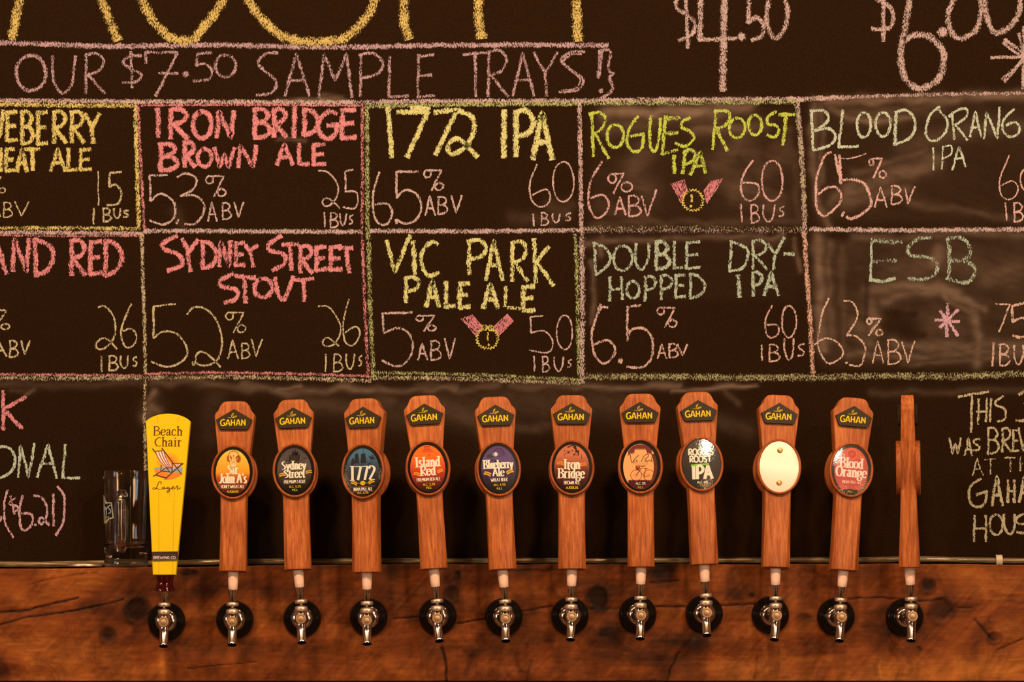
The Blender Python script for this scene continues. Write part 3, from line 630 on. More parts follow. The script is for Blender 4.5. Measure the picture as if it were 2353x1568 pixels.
chalk('grey green chalk letters in the far right lower cell', CL, DUSK, 6.5, .02,
 '@J w4.5 d.08 L640,85,628,520 w10 d-.05 L655,108,945,118 w9 L650,315,888,310 w7 d.08 L620,512,740,525,878,498 w8.5 d-.01 C1255,80,1110,90,1020,170,1040,250,1180,275,1290,310,1315,400,1250,480,1120,505,1020,490 L1422,95,1440,200,1432,500 C1415,85,1560,80,1650,170,1640,260,1560,310,1460,315 C1560,310,1680,360,1705,430,1640,530,1530,530,1410,490')
chalk('pale chalk figures in the far right lower cell', CL, (226,160,122), 3.8, .07,
 '@J C195,700,130,860,90,1080,95,1230,180,1360,260,1355,345,1280,300,1170,200,1110,100,1140 L50,1172,90,1165 C355,730,440,740,495,840,470,940,385,1080 C385,1080,480,1090,570,1200,560,1320,520,1390,410,1385 D380,1362,14 w4.5 O:585,900,645,975 L610,905,730,912,610,1082 O:680,1018,758,1092 w3.4 A:642,1132,768,1370 B:797,1122,944,1384 L955,1150,1012,1362,1082,1140 L1915,755,2060,765,1952,1045 w5 L2230,740,2085,778,2090,940 C2090,940,2200,900,2290,1000,2200,1100,2095,1080 w4 L1892,1160,1885,1395 B:1950,1168,2068,1398 U:2098,1178,2212,1392 s:2240,1300,2290,1395')
chalk('pink chalk asterisk in the far right lower cell', 'chalk_star', (226,150,138), 6.5, .07, '@J L1425,755,1410,1092 L1297,922,1540,938 L1528,818,1345,1000 L1345,830,1528,1083 D1418,930,26')
def medal(lbl, reg, cx, cy, r, left, right, ex):
    st = [f'@{reg} w2.6']
    for i in range(8):
        for q in (left, right):
            (ax,ay),(bx,by),(dx,dy),(ex_,ey) = q; t = i/7
            st.append('L%.0f,%.0f,%.0f,%.0f' % (ax+(bx-ax)*t, ay+(by-ay)*t, dx+(ex_-dx)*t, dy+(ey-dy)*t))
    chalk(lbl+' ribbons in pink', 'chalk_medal', (226,120,108), 2.6, .06, ' '.join(st))
    pts = []
    for i in range(45):
        a = i/44*2*math.pi; rr = r*(1+(.12 if i % 2 else -.07)); pts.append('%.0f,%.0f' % (cx+rr*math.cos(a), cy+rr*math.sin(a)))
    chalk(lbl+' rosette in yellow', 'chalk_medal', (228,176,72), 3.4, .06, f'@{reg} w3.6 L'+','.join(pts)+' '+ex)
medal('chalk award medal, upper', 'K', 1140, 1045, 104, ((915,872),(1045,832),(1020,1068),(1085,950)), ((1330,845),(1448,822),(1256,950),(1285,1075)), 'w4.5 L1128,988,1128,1058 D1122,1105,16')
medal('chalk award medal, lower', 'E', 1000, 758, 70, ((822,625),(895,602),(928,742),(972,682)), ((1135,595),(1175,642),(1046,682),(1072,742)), 'w3.6 L1003,722,1003,775 D1007,803,10 O:960,668,1002,708 O:1002,668,1046,708')
# bottom corners
chalk('pink chalk letter below the lower row at far left', CL, PINK, 7.4, .08, '@G L28,70,28,385 L212,118,30,215 C30,215,100,290,182,375 N:-190,70,-60,385')
chalk('pale green chalk lettering cut off at the left edge', CL, MINT, 5.4, .07, '@G C-70,560,0,528,90,545,125,630,90,730,0,780,-70,750 L150,772,170,515,235,772,285,500 L305,772,395,505,465,782 L340,665,440,665 L537,508,512,780,652,780 L-110,520,-112,780')
chalk('pinkish chalk price in brackets at lower left', CL, (226,150,132), 4.2, .08, '@G C65,880,35,1000,45,1150,108,1268 C128,945,75,990,140,1015,145,1040,110,1062 L90,930,120,1075 w4.8 C185,925,160,1060,175,1190,220,1205,265,1150,260,1080,170,1075 D290,1166,13 C280,925,340,940,385,1020,380,1100,340,1160,320,1130,345,1105,405,1165 L437,912,440,1172 C475,850,525,940,520,1130,460,1250 C-5,1090,10,1108,-8,1132')
chalk('cream chalk note about where the beer was brewed, cut off at right', CL, CREAM, 4.2, .07,
 '@H w5 L220,150,340,130,465,108 w4.8 L332,130,325,440 w4.5 L387,170,382,375 L455,165,447,355 L370,275,455,270 L487,165,480,355 C585,145,525,190,530,220,600,250,600,330,540,355 w6 L718,132,775,95,772,345 L695,348,860,345 w4.2 W:142,485,248,622 A:268,483,338,638 S:333,490,403,598 w4.6 B:455,398,558,624 R:570,403,658,608 E:660,418,722,602 W:710,400,850,598 w3 d.0 A:332,652,424,798 T:433,658,528,788 w3.6 d.02 T:592,643,693,768 H:718,638,790,762 d.09 w5.2 C405,825,330,870,305,940,330,1030,390,1055,440,1020,450,925 w6 L370,950,450,930 w5.6 A:486,793,588,1048 H:616,828,690,1024 A:712,800,812,1022 N:830,800,920,1020 w4.6 H:337,1118,460,1342 O:470,1112,592,1286 C595,1115,598,1220,640,1280,675,1230,682,1115 C770,1100,700,1140,705,1185,780,1200,770,1262,700,1262 E:800,1110,880,1270')
# ------------------------------------------------------------------ the wooden beam carrying the taps
KN = [ # knots, soft dark patches, pale patches (negative): x, y, rx, ry, strength
 (318,1405,30,30,.72),(300,1390,40,34,.35),(250,1461,19,19,.62),(-6,1545,26,26,.6),(30,1530,30,26,.3),(1038,1366,17,20,.6),(1372,1374,24,28,.78),(1400,1352,26,16,.3),(2132,1346,18,17,.62),(2140,1345,40,34,.2),
 (2163,1404,27,30,.5),(2185,1385,34,26,.3),(2265,1450,26,28,.45),(2285,1465,16,14,.5),(1518,1318,26,26,.55),(1535,1300,28,14,.35),(1848,1420,16,10,.5),(430,1318,26,10,.55),(905,1318,22,20,.4),(1050,1320,7,8,.6),(1725,1371,6,8,.5),(2110,1490,5,6,.6),(180,1395,14,9,.3),
 (1385,1455,12,10,.3),(1410,1450,30,60,.28),(1585,1520,40,70,.35),(1500,1535,60,50,.38),(1610,1470,40,36,.4),(1905,1480,60,26,.45),(1900,1495,50,14,.3),(1970,1500,60,12,.25),(2000,1440,60,18,.3),(640,1350,60,30,.25),(480,1330,60,36,.32),(700,1480,60,24,.25),(1120,1470,46,26,.3),
 (850,1440,60,26,.22),(1090,1500,20,14,.25),(560,1475,40,14,.25),(380,1475,44,26,.3),(270,1340,50,20,.2),(1260,1470,50,10,.25),(1000,1400,40,26,.2),(2010,1310,60,20,.16),(2220,1400,60,30,.22),(2060,1450,60,22,.28),(1180,1540,50,40,-.16),(1250,1500,60,30,-.2),(1690,1500,70,50,-.22),(1760,1545,90,30,-.25),
 (2120,1540,190,40,-.35),(2300,1350,90,40,-.3),(2200,1310,60,16,-.2),(150,1350,130,26,-.16),(150,1480,120,60,-.18),(110,1540,90,40,-.12),(375,1530,9,40,-.45),(540,1510,16,30,-.2),(697,1510,14,30,-.2),(1330,1480,30,26,-.16),(1640,1350,60,16,-.15),(1860,1330,90,14,-.15),(2023,1535,3,20,-.6),(1900,1515,60,9,-.3)]
CR = [ # cracks: points, half-width, depth
 ([(-200,1412),(0,1408),(60,1403),(120,1388),(178,1375)],1.9,1.0),([(0,1437),(60,1419),(130,1410),(170,1405),(230,1392),(282,1379)],1.6,.8),
 ([(905,1423),(962,1418)],1.5,.7),([(1050,1434),(1110,1424),(1200,1405),(1268,1393)],1.6,.85),([(1355,1400),(1422,1398)],1.3,.6),([(1505,1395),(1575,1395)],1.9,1.0),([(1650,1392),(1735,1389),(1800,1381)],1.7,.8),
 ([(1950,1376),(2030,1374),(2120,1383),(2165,1377)],1.7,.7),([(2350,1470),(2290,1494)],1.7,.6),([(430,1537),(590,1521)],1.2,.5),([(1015,1490),(1023,1520),(1027,1575)],2.3,1.0),([(2200,1397),(2235,1398)],1.5,.6),([(2240,1425),(2262,1450),(2280,1470)],2,.6),
 ([(60,1345),(130,1328),(200,1318)],1.6,.35),([(210,1318),(225,1316)],2,.4),([(1495,1340),(1560,1335)],2,.45),([(1560,1500),(1540,1540),(1530,1575)],1.8,.5),([(1070,1550),(1085,1510)],6,.35),([(1210,1560),(1222,1520)],3,.3),([(1740,1510),(1735,1560)],2,.3),([(1180,1312),(1300,1308)],2,.3)]
def top_edge(X):
    return np.interp(X, [-420,0,120,235,420,640,850,1300,1800,2000,2353,2780], [1308,1307.5,1307,1305,1303,1300,1297.5,1297,1297,1296,1298,1299]) + (vnoise(X, X*0, 60, 1, 31)-.5)*1.6
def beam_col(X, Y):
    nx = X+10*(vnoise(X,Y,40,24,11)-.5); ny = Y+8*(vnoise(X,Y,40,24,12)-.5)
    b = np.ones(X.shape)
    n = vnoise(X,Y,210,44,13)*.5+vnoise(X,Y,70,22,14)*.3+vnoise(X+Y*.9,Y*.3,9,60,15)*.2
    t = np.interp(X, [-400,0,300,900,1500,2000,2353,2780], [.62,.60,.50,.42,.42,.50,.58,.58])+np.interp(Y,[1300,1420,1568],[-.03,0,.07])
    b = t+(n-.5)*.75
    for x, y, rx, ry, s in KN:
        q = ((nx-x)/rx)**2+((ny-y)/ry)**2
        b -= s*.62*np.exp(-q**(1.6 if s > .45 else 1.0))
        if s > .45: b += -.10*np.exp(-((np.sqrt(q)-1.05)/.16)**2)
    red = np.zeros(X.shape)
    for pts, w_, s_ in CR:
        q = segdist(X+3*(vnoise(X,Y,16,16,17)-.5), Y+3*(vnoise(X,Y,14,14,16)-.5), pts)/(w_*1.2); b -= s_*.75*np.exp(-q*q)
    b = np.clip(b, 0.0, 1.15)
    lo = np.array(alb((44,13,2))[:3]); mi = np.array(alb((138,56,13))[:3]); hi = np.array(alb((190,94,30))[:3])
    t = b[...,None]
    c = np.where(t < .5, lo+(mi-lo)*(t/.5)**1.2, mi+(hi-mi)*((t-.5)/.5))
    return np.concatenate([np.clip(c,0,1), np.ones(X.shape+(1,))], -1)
def beam_disp(X, Y):
    h = (vnoise(X,Y,160,40,21)-.5)*.0030+(vnoise(X,Y,30,7,22)-.5)*.0009+(vnoise(X+Y,Y*.4,8,40,23)-.5)*.0006
    for pts, w_, s_ in CR:
        q = segdist(X, Y, pts)/w_; h -= s_*.0028*np.exp(-q*q)
    for x, y, rx, ry, s in KN:
        if s > .45:
            q = ((X-x)/rx)**2+((Y-y)/ry)**2; h += .0012*np.exp(-((np.sqrt(q)-1)/.2)**2)-.0012*np.exp(-q*q)
    return h
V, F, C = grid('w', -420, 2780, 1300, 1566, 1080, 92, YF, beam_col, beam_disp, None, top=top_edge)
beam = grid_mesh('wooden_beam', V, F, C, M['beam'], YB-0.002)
tag(beam, 'thick rough reddish brown timber beam that the beer taps are mounted on', 'beam')
me = beam.data    # clean-sawn top keeps the colour of the face

# ------------------------------------------------------------------ clear tubing on the ledge against the board
kT = 0.176
def tube_y(x): return float(np.interp(x, [-420,0,100,235,330,500,640,800,1000,1300,1560,1800,1950,2080,2353,2780],[1290,1297,1298,1295,1295,1292.5,1291,1290.5,1290,1289.5,1289.5,1288,1288.5,1285.5,1289.5,1290]))
mb = MB(); pts = []
for i in range(0, 200):
    x = -420+i*16; pts.append(P(x, tube_y(x)+.5*math.sin(x*.02), kT))
tube(mb, pts, [0.0056+0.00012*math.sin(i*2.1) for i in range(len(pts))], seg=14)
m, nt, b = nmat('ribbed_tubing')
tc = N(nt,'ShaderNodeTexCoord'); n1 = N(nt,'ShaderNodeTexNoise', Scale=70.0, Detail=4.0, Roughness=0.7); mp = N(nt,'ShaderNodeMapping'); mp.inputs['Scale'].default_value=(.25,1,6)
nt.links.new(tc.outputs['Object'], mp.inputs[0]); nt.links.new(mp.outputs[0], n1.inputs['Vector'])
r = ramp(nt, n1.outputs[0], [(0.35, alb((70,42,18))), (0.52, alb((128,84,44))), (0.7, alb((190,140,84)))])
nt.links.new(r.outputs[0], b.inputs['Base Color']); b.inputs['Roughness'].default_value = .35; b.inputs['Coat Weight'].default_value = .5
M['tubing'] = m
tb = mb.build('rope_light_tubing', M['tubing'], smooth=True, attrs=False)
tag(tb, 'long thin brownish plastic tube lying on the ledge along the foot of the blackboard', 'tube')
mb = MB(); c0 = P(2295, tube_y(2295), kT)
prof = []
for i in range(13):
    a = math.pi*(-.5+i/12*1.0)*1.25+math.pi/2; prof.append((math.cos(a), math.sin(a)))
vs_, fs = [], []
for k, (r_, xo) in enumerate([(0.0078,-.0058),(0.0078,.0058),(0.0060,.0058),(0.0060,-.0058)]):
    for ca, sa in prof: vs_.append((c0.x+xo, c0.y-sa*r_*1.1 if False else c0.y-r_*math.sin(math.acos(max(-1,min(1,ca))))*1.05, c0.z+r_*ca*1.35))
n = len(prof)
for k in range(4):
    for i in range(n-1):
        a = k*n+i; b2 = ((k+1)%4)*n+i; fs.append((a, a+1, b2+1, b2))
fs += [(0,n,2*n,3*n),(n-1,4*n-1,3*n-1,2*n-1)]
mb.add(vs_, fs)
cl = mb.build('clip', plain('cream_plastic_clip', alb((214,164,116)), rough=.4), parent=tb, attrs=False); sharp(cl)
cl['label'] = 'small cream plastic clip holding the tube'

# ------------------------------------------------------------------ metal lid lying on the ledge
mb = MB(); c = P(195, 1303.0, 0.125); z0 = c.z
R = 0.0325
lathe(mb, [(R*.94,0),(R*.99,.0006),(R,.0030),(R*.985,.0044),(R*.95,.0048),(R*.9,.0040),(R*.5,.0036),(0.0001,.0036)], (c.x,0.125,z0), (0,0,1), seg=64)
lid = mb.build('metal_lid', M['satin'], attrs=False); sharp(lid, 50)
tag(lid, 'flat round metal lid lying on the ledge left of the glass mug', 'lid')

# ------------------------------------------------------------------ glass mug
kM = 0.127
base = P(290, 1305.5, kM); pz = S*(D+kM)/D       # metres per pixel at this depth
def mz(y): return (1305.5-y)*pz
mug = empty('glass_mug', base)
tag(mug, 'clear glass beer mug with a partial dark badge, standing left of the yellow tap', 'mug')
outer = [(49,1305.5),(51,1303),(51.8,1296),(50,1288),(49.5,1283),(51,1278),(51.2,1265),(50.6,1240),(50.5,1200),(52,1150),(54,1100),(54.6,1085),(54.2,1083.2)]
inner = [(52.6,1083.4),(52.0,1086),(51.2,1110),(49,1160),(47.4,1200),(47,1240),(45,1252),(38,1258),(20,1261),(0.01,1262)]
prof = [(0.01,mz(1303.5)),(30*pz,mz(1303.5)),(42*pz,mz(1305.3))]+[(r*pz, mz(y)) for r, y in outer]+[(r*pz, mz(y)) for r, y in inner]
mb = MB(); lathe(mb, prof, (0,0,0), (0,0,1), seg=72, cap0=False, cap1=False)
m, nt, b = nmat('clear_glass')
b.inputs['Transmission Weight'].default_value = 1.0; b.inputs['Roughness'].default_value = 0.03; b.inputs['Coat Weight'].default_value = .6; b.inputs['Coat Roughness'].default_value = .12; b.inputs['IOR'].default_value = 1.48
tc = N(nt,'ShaderNodeTexCoord'); n1 = N(nt,'ShaderNodeTexNoise', Scale=60.0, Detail=2.0); mp = N(nt,'ShaderNodeMapping'); mp.inputs['Scale'].default_value=(1,1,.12)
nt.links.new(tc.outputs['Object'], mp.inputs[0]); nt.links.new(mp.outputs[0], n1.inputs['Vector'])
bp = N(nt,'ShaderNodeBump', Strength=.25, Distance=.002); nt.links.new(n1.outputs[0], bp.inputs['Height']); nt.links.new(bp.outputs[0], b.inputs['Normal'])
r = ramp(nt, n1.outputs[0], [(0.3,(.93,.95,.93,1)),(0.7,(.98,.99,.98,1))]); nt.links.new(r.outputs[0], b.inputs['Base Color'])
M['glass'] = m
g = mb.build('mug_body', M['glass'], parent=mug, attrs=False); sharp(g, 60)
mb = MB(); hp = []
x0 = -4*pz
rr = 50*pz
path = [(0,1139,-rr+.001),(0,1139,-rr-.008),(0,1141,-rr-.019),(0,1150,-rr-.027),(0,1170,-rr-.031),(0,1200,-rr-.031),(0,1230,-rr-.028),(0,1250,-rr-.020),(0,1260,-rr-.008),(0,1262,-rr+.001)]
pp = catmull([(q[2], q[1]) for q in path], 0.5)
pp = catmull([(q[2]*1000, q[1]) for q in path], 3)
hp = [(x0, a/1000, mz(bb)) for a, bb in pp]
n = len(hp); tube(mb, hp, [ (12.5 if i < n*.18 else 10.2)*pz for i in range(n)], seg=20)
h = mb.build('handle', M['glass'], parent=mug, attrs=False, smooth=True); h['label'] = 'clear glass mug handle turned towards the room'
# partial badge printed on the side of the mug
mb = MB()
def onmug(px, py, lift=.00025):
    u = max(-.999, min(.999, (px-290)/51.5)); R_ = np.interp(py, [1083,1150,1200,1260],[54.6,52,50.6,51])*pz+lift
    a = math.asin(u); return (R_*math.sin(a), -R_*math.cos(a), mz(py))
def mugpoly(pts, col, lift):
    # fan in strips so it follows the cylinder
    xs = [p[0] for p in pts]; x0_, x1_ = min(xs), max(xs); n = 8; cols = []
    P2 = pts+[pts[0]]
    for i in range(n+1):
        x = x0_+.01+(x1_-x0_-.02)*i/n; ys = []
        for (ax, ay), (bx, by) in zip(P2[:-1], P2[1:]):
            if (ax-x)*(bx-x) <= 0 and ax != bx: ys.append(ay+(by-ay)*(x-ax)/(bx-ax))
        cols.append((x, min(ys), max(ys)))
    v = []
    for x, a, b_ in cols: v += [onmug(x, a, lift), onmug(x, b_, lift)]
    mb.add(v, [(2*i, 2*i+1, 2*i+3, 2*i+2) for i in range(n)], alb(col))
kk = .16588
def q(x, y): return (220+x*kk, 1060+y*kk)
mugpoly([q(92,478),q(130,470),q(150,505),q(165,578),q(245,576),q(268,610),q(276,790),q(262,805),q(205,812),q(165,868),q(110,872)], (206,166,120), .0002)
mugpoly([q(90,500),q(118,500),q(132,540),q(150,600),q(235,592),q(250,620),q(258,785),q(195,796),q(150,838),q(100,840)], (34,26,26), .0003)
mugpoly([q(90,505),q(112,510),q(125,555),q(110,600),q(90,600)], (226,140,30), .0004)
mugpoly([q(92,838),q(140,828),q(165,832),q(150,858),q(100,862)], (222,150,40), .0004)
def mugstroke(pts, wd, col, lift=.0005):
    pts = resample(pts, 2.0)
    v = []; n = len(pts)
    for i, p in enumerate(pts):
        a, b_ = pts[max(i-1,0)], pts[min(i+1,n-1)]; tx, ty = b_[0]-a[0], b_[1]-a[1]; L_ = math.hypot(tx,ty) or 1
        for s in (-1,1): v.append(onmug(p[0]-ty/L_*s*wd/2, p[1]+tx/L_*s*wd/2, lift))
    mb.add(v, [(2*i,2*i+1,2*i+3,2*i+2) for i in range(n-1)], alb(col))
for ch, x0_, x1_ in (('H',112,142),('Y',146,186),('S',194,238)):
    for st in glyph(ch, *q(x0_,618 if ch=='S' else 636), *q(x1_,735 if ch=='S' else 748), step=2): mugstroke(st, 2.2, (206,178,150))
for ch, x0_, x1_ in (('P',94,108),):
    for st in glyph(ch, *q(x0_,640), *q(x1_,748), step=2): mugstroke(st, 1.6, (206,178,150))
for ch, x0_, x1_ in (('B',112,128),('R',130,146),('E',148,162),('W',164,188),('Y',190,212)):
    for st in glyph(ch, *q(x0_,768), *q(x1_,796), step=2): mugstroke(st, 1.0, (180,150,110))
o = mb.build('printed_badge', M['paint'], parent=mug); o['label'] = 'dark shield with cream letters and an orange flash'
# ------------------------------------------------------------------ printed pictures and lettering (flat print on badges)
class Print:
    """collects coloured shapes in local pixels (x right, z up) on a gently domed face in front of depth y0"""
    def __init__(s, y0, dome=0.0, rx=1, rz=1):
        s.mb = MB(); s.y0 = y0; s.dome = dome; s.rx = rx; s.rz = rz; s.l = 0
    def pt(s, x, z, lift):
        d = s.dome*max(0, 1-(x/s.rx)**2-(z/s.rz)**2) if s.dome else 0
        return (x, s.y0-d-lift, z)
    def nl(s): s.l += 1; return 0.30+0.006*s.l
    def disc(s, rx, rz, colf, cx=0, cz=0, nr=12, seg=48, lift=None):
        L = s.nl() if lift is None else lift; v, c, f = [], [], []
        for j in range(nr+1):
            for i in range(seg):
                a = 2*math.pi*i/seg; x = cx+rx*j/nr*math.cos(a); z = cz+rz*j/nr*math.sin(a)
                v.append(s.pt(x, z, L)); k = colf(x, z) if callable(colf) else colf; c.append(alb(k))
        for j in range(nr):
            for i in range(seg):
                a, b = j*seg+i, j*seg+(i+1) % seg; f.append((a, a+seg, b+seg, b) if False else (a, b, b+seg, a+seg))
        s.mb.add(v, f, c)
    def poly(s, pts, col):
        L = s.nl(); cx = sum(p[0] for p in pts)/len(pts); cz = sum(p[1] for p in pts)/len(pts)
        v = [s.pt(cx, cz, L)]+[s.pt(x, z, L) for x, z in pts]; n = len(pts)
        s.mb.add(v, [(0, 1+i, 1+(i+1) % n) for i in range(n)], alb(col))
    def ell(s, cx, cz, rx, rz, col, seg=20, rot=0.0):
        ca, sa = math.cos(rot), math.sin(rot)
        s.poly([(cx+rx*math.cos(t)*ca-rz*math.sin(t)*sa, cz+rx*math.cos(t)*sa+rz*math.sin(t)*ca) for t in [2*math.pi*i/seg for i in range(seg)]], col)
    def line(s, pts, wd, col, thin=None, smooth=False, step=1.0):
        if smooth: pts = catmull(pts, step)
        pts = resample(pts, 2.5)
        L = s.nl(); v = []; n = len(pts)
        for i, p in enumerate(pts):
            a, b = pts[max(i-1,0)], pts[min(i+1,n-1)]; tx, ty = b[0]-a[0], b[1]-a[1]; q = math.hypot(tx, ty) or 1
            w_ = wd if thin is None else thin+(wd-thin)*(abs(ty)/q)**1.6
            for g in (-1, 1): v.append(s.pt(p[0]-ty/q*g*w_/2, p[1]+tx/q*g*w_/2, L))
        s.mb.add(v, [(2*i, 2*i+1, 2*i+3, 2*i+2) for i in range(n-1)], alb(col))
    def segs(s, pts, wd, col, thin=None):
        for a, b in zip(pts[:-1], pts[1:]): s.line([a, b], wd, col, thin)
# serif lower case, unit box: x-height line at .34, baseline at 1, descender 1.32
LC = {
'i':(.34,'L.5,.34 .5,1;D.5,.1','s'),'l':(.34,'L.5,0 .5,1','s'),'r':(.46,'L.3,.34 .3,1;C.3,.55 .55,.36 .95,.42','s'),
'n':(.62,'L.22,.34 .22,1;C.22,.52 .5,.32 .78,.48 .78,.8;L.78,.5 .78,1','s'),'h':(.62,'L.22,0 .22,1;C.22,.52 .5,.32 .78,.48 .78,.8;L.78,.5 .78,1','s'),
'o':(.56,'O.04,.34,.96,1',''),'e':(.52,'C.1,.64 .92,.6 .82,.38 .5,.33 .12,.5 .12,.85 .5,1.02 .92,.86',''),
'a':(.54,'C.15,.48 .35,.33 .68,.38 .72,.6 .72,.9;C.7,.62 .3,.66 .12,.82 .3,1 .7,.86;C.72,.85 .8,1 1,.95',''),
'd':(.6,'L.76,0 .76,1;C.76,.45 .5,.32 .14,.5 .14,.85 .5,1.02 .76,.88','s'),'b':(.6,'L.2,0 .2,1;C.2,.46 .5,.32 .86,.5 .86,.85 .5,1.02 .2,.9',''),
'u':(.62,'C.22,.36 .22,.85 .45,1.0 .78,.85;L.78,.36 .78,1','s'),'y':(.58,'L.1,.36 .5,.98;L.92,.36 .5,.98 .3,1.28 .08,1.3',''),
't':(.4,'L.45,.12 .45,.85;C.45,.85 .6,1.02 .98,.92;L.08,.37 .92,.37',''),'s':(.44,'C.88,.42 .45,.32 .15,.44 .35,.62 .8,.75 .75,.94 .4,1.02 .08,.92',''),
'g':(.56,'O.1,.34,.82,.78;C.2,.76 .15,.92 .8,.98 .95,1.18 .5,1.33 .08,1.2 .2,1.02;L.75,.4 1,.34',''),'c':(.5,'C.88,.48 .55,.32 .15,.5 .12,.85 .5,1.02 .92,.88',''),
'k':(.6,'L.2,0 .2,1;L.85,.38 .22,.72;L.4,.62 .95,1','s'),' ':(.3,'',''),"'":(.22,'L.6,0 .4,.22',''),'.':(.28,'D.5,.95','')}
UW = {'I':.36,'M':.86,'W':.95,'N':.72,'O':.72,'A':.7,'1':.42,'.':.28,' ':.34,'%':.75,'E':.6,'L':.56,'J':.5,'P':.6,'S':.56,'B':.62}
def word_strokes(txt, serif):
    out = []; x = 0.0
    for ch in txt:
        if ch.islower() and ch in LC or ch in " '." and ch in LC:
            w_, spec, fl = LC[ch]
            for st in spec.split(';'):
                if not st: continue
                if st[0] == 'O':
                    a = [float(q) for q in st[1:].split(',')]
                    pts = [((a[0]+a[2])/2+(a[2]-a[0])/2*math.cos(t), (a[1]+a[3])/2+(a[3]-a[1])/2*math.sin(t)) for t in [2*math.pi*i/20 for i in range(21)]]
                elif st[0] == 'D':
                    a = [float(q) for q in st[1:].split(',')]; pts = None; out.append(('dot', (x+a[0]*w_, a[1]), 0)); continue
                else:
                    n = [float(q) for q in st[1:].replace(' ',',').split(',')]; pts = list(zip(n[0::2], n[1::2]))
                    if st[0] == 'C': pts = catmull(pts, .08)
                pts = [(x+a*w_, b) for a, b in pts]
                out.append((st[0], pts, 1 if (fl and st[0] == 'L' and len(pts) == 2 and abs(pts[0][0]-pts[1][0]) < .06) else 0))
            x += w_+.07
        else:
            w_ = UW.get(ch, .64)
            for st in GL[ch].split(';'):
                if st == 'O': pts = [(.5+.5*math.cos(t), .5+.5*math.sin(t)) for t in [2*math.pi*i/24 for i in range(25)]]; kd = 'O'
                elif st[0] == 'D': out.append(('dot', (x+.5*w_, .95), 0)); continue
                else:
                    n = [float(q) for q in st[1:].replace(' ',',').split(',')]; pts = list(zip(n[0::2], n[1::2])); kd = st[0]
                    if kd == 'C': pts = catmull(pts, .08)
                pts = [(x+a*w_, b) for a, b in pts]
                sf = 1 if (kd == 'L' and len(pts) == 2 and abs(pts[0][0]-pts[1][0]) < .12 and abs(pts[0][1]-pts[1][1]) > .5) else 0
                out.append((kd, pts, sf))
            x += w_+(.10 if not ch == ' ' else 0)
    return out, x-.08
def text(pr, txt, cx, zbase, h, width, col, wd=None, thin=None, serif=True, slant=0.0):
    st, tot = word_strokes(txt, serif); sx = width/tot
    wd = wd or h*.2; thin = thin if thin is not None else wd*.35
    f = lambda a, b: (cx-width/2+a*sx+slant*(1-b)*h, zbase+(1-b)*h)
    for k, pts, sf in st:
        if k == 'dot': x, z = f(*pts); pr.ell(x, z, wd*.5, wd*.55, col, seg=8); continue
        q = [f(a, b) for a, b in pts]
        if k == 'L': pr.segs(q, wd, col, thin)
        else: pr.line(q, wd, col, thin)
        if sf and serif:
            for e in (0, 1):
                x, z = q[0 if e == 0 else -1]; pr.line([(x-wd*.95, z), (x+wd*.95, z)], thin*1.1, col)
def wheat(pr, cx, cz, L, ang, col, flip=1):
    ca, sa = math.cos(ang), math.sin(ang)
    for i in range(5):
        t = (i-2)*L*.17; bow = -(i-2)**2*.14*L*.1*flip
        for g in (-1, 1):
            x, z = t, bow+g*L*.12
            pr.ell(cx+x*ca-z*sa, cz+x*sa+z*ca, L*.13, L*.085, col, seg=7, rot=ang+g*.6)
CREAMC = (255,214,176); GOLD = (238,160,20)
BLK = (10,7,5)
def lower_text(pr, cap, capw, z, alc, lncol, capcol=CREAMC):
    pr.line([(-capw*.62, z+9.6), (capw*.62, z+9.6)], .5, lncol); pr.line([(-capw*.52, z-1.6), (capw*.52, z-1.6)], .5, lncol)
    text(pr, cap, 0, z, 7.2, capw, capcol, wd=1.35, thin=.55, serif=False)
    text(pr, 'ALC. '+alc, 0, z-10.5, 4.8, 27, GOLD, wd=1.0, thin=.8, serif=False)
    text(pr, 'P.E.I.', 0, -48.0, 4.6, 12.5, (226,190,30), wd=1.0, thin=.8, serif=False)
def mixc(a, b, t): t = max(0, min(1, t)); return tuple(x+(y-x)*t for x, y in zip(a, b))
def grad(stops):
    def f(x, z):
        for (z0, c0), (z1, c1) in zip(stops[:-1], stops[1:]):
            if z >= z1: return mixc(c0, c1, (z0-z)/(z0-z1))
        return stops[-1][1]
    return f
RX, RZ = 45.6, 59.0        # recess of the oval badge
def new_badge(bg, prx=40.0, prz=54.0, border=BLK):
    pr = Print(-17-8.6, dome=1.4, rx=RX, rz=RZ)
    pr.disc(RX, RZ, border, nr=8, lift=0.0)
    # rim of the resin down to the recess floor
    pr.disc(prx, prz, bg, cx=-.6, cz=-1.5, nr=22)
    return pr
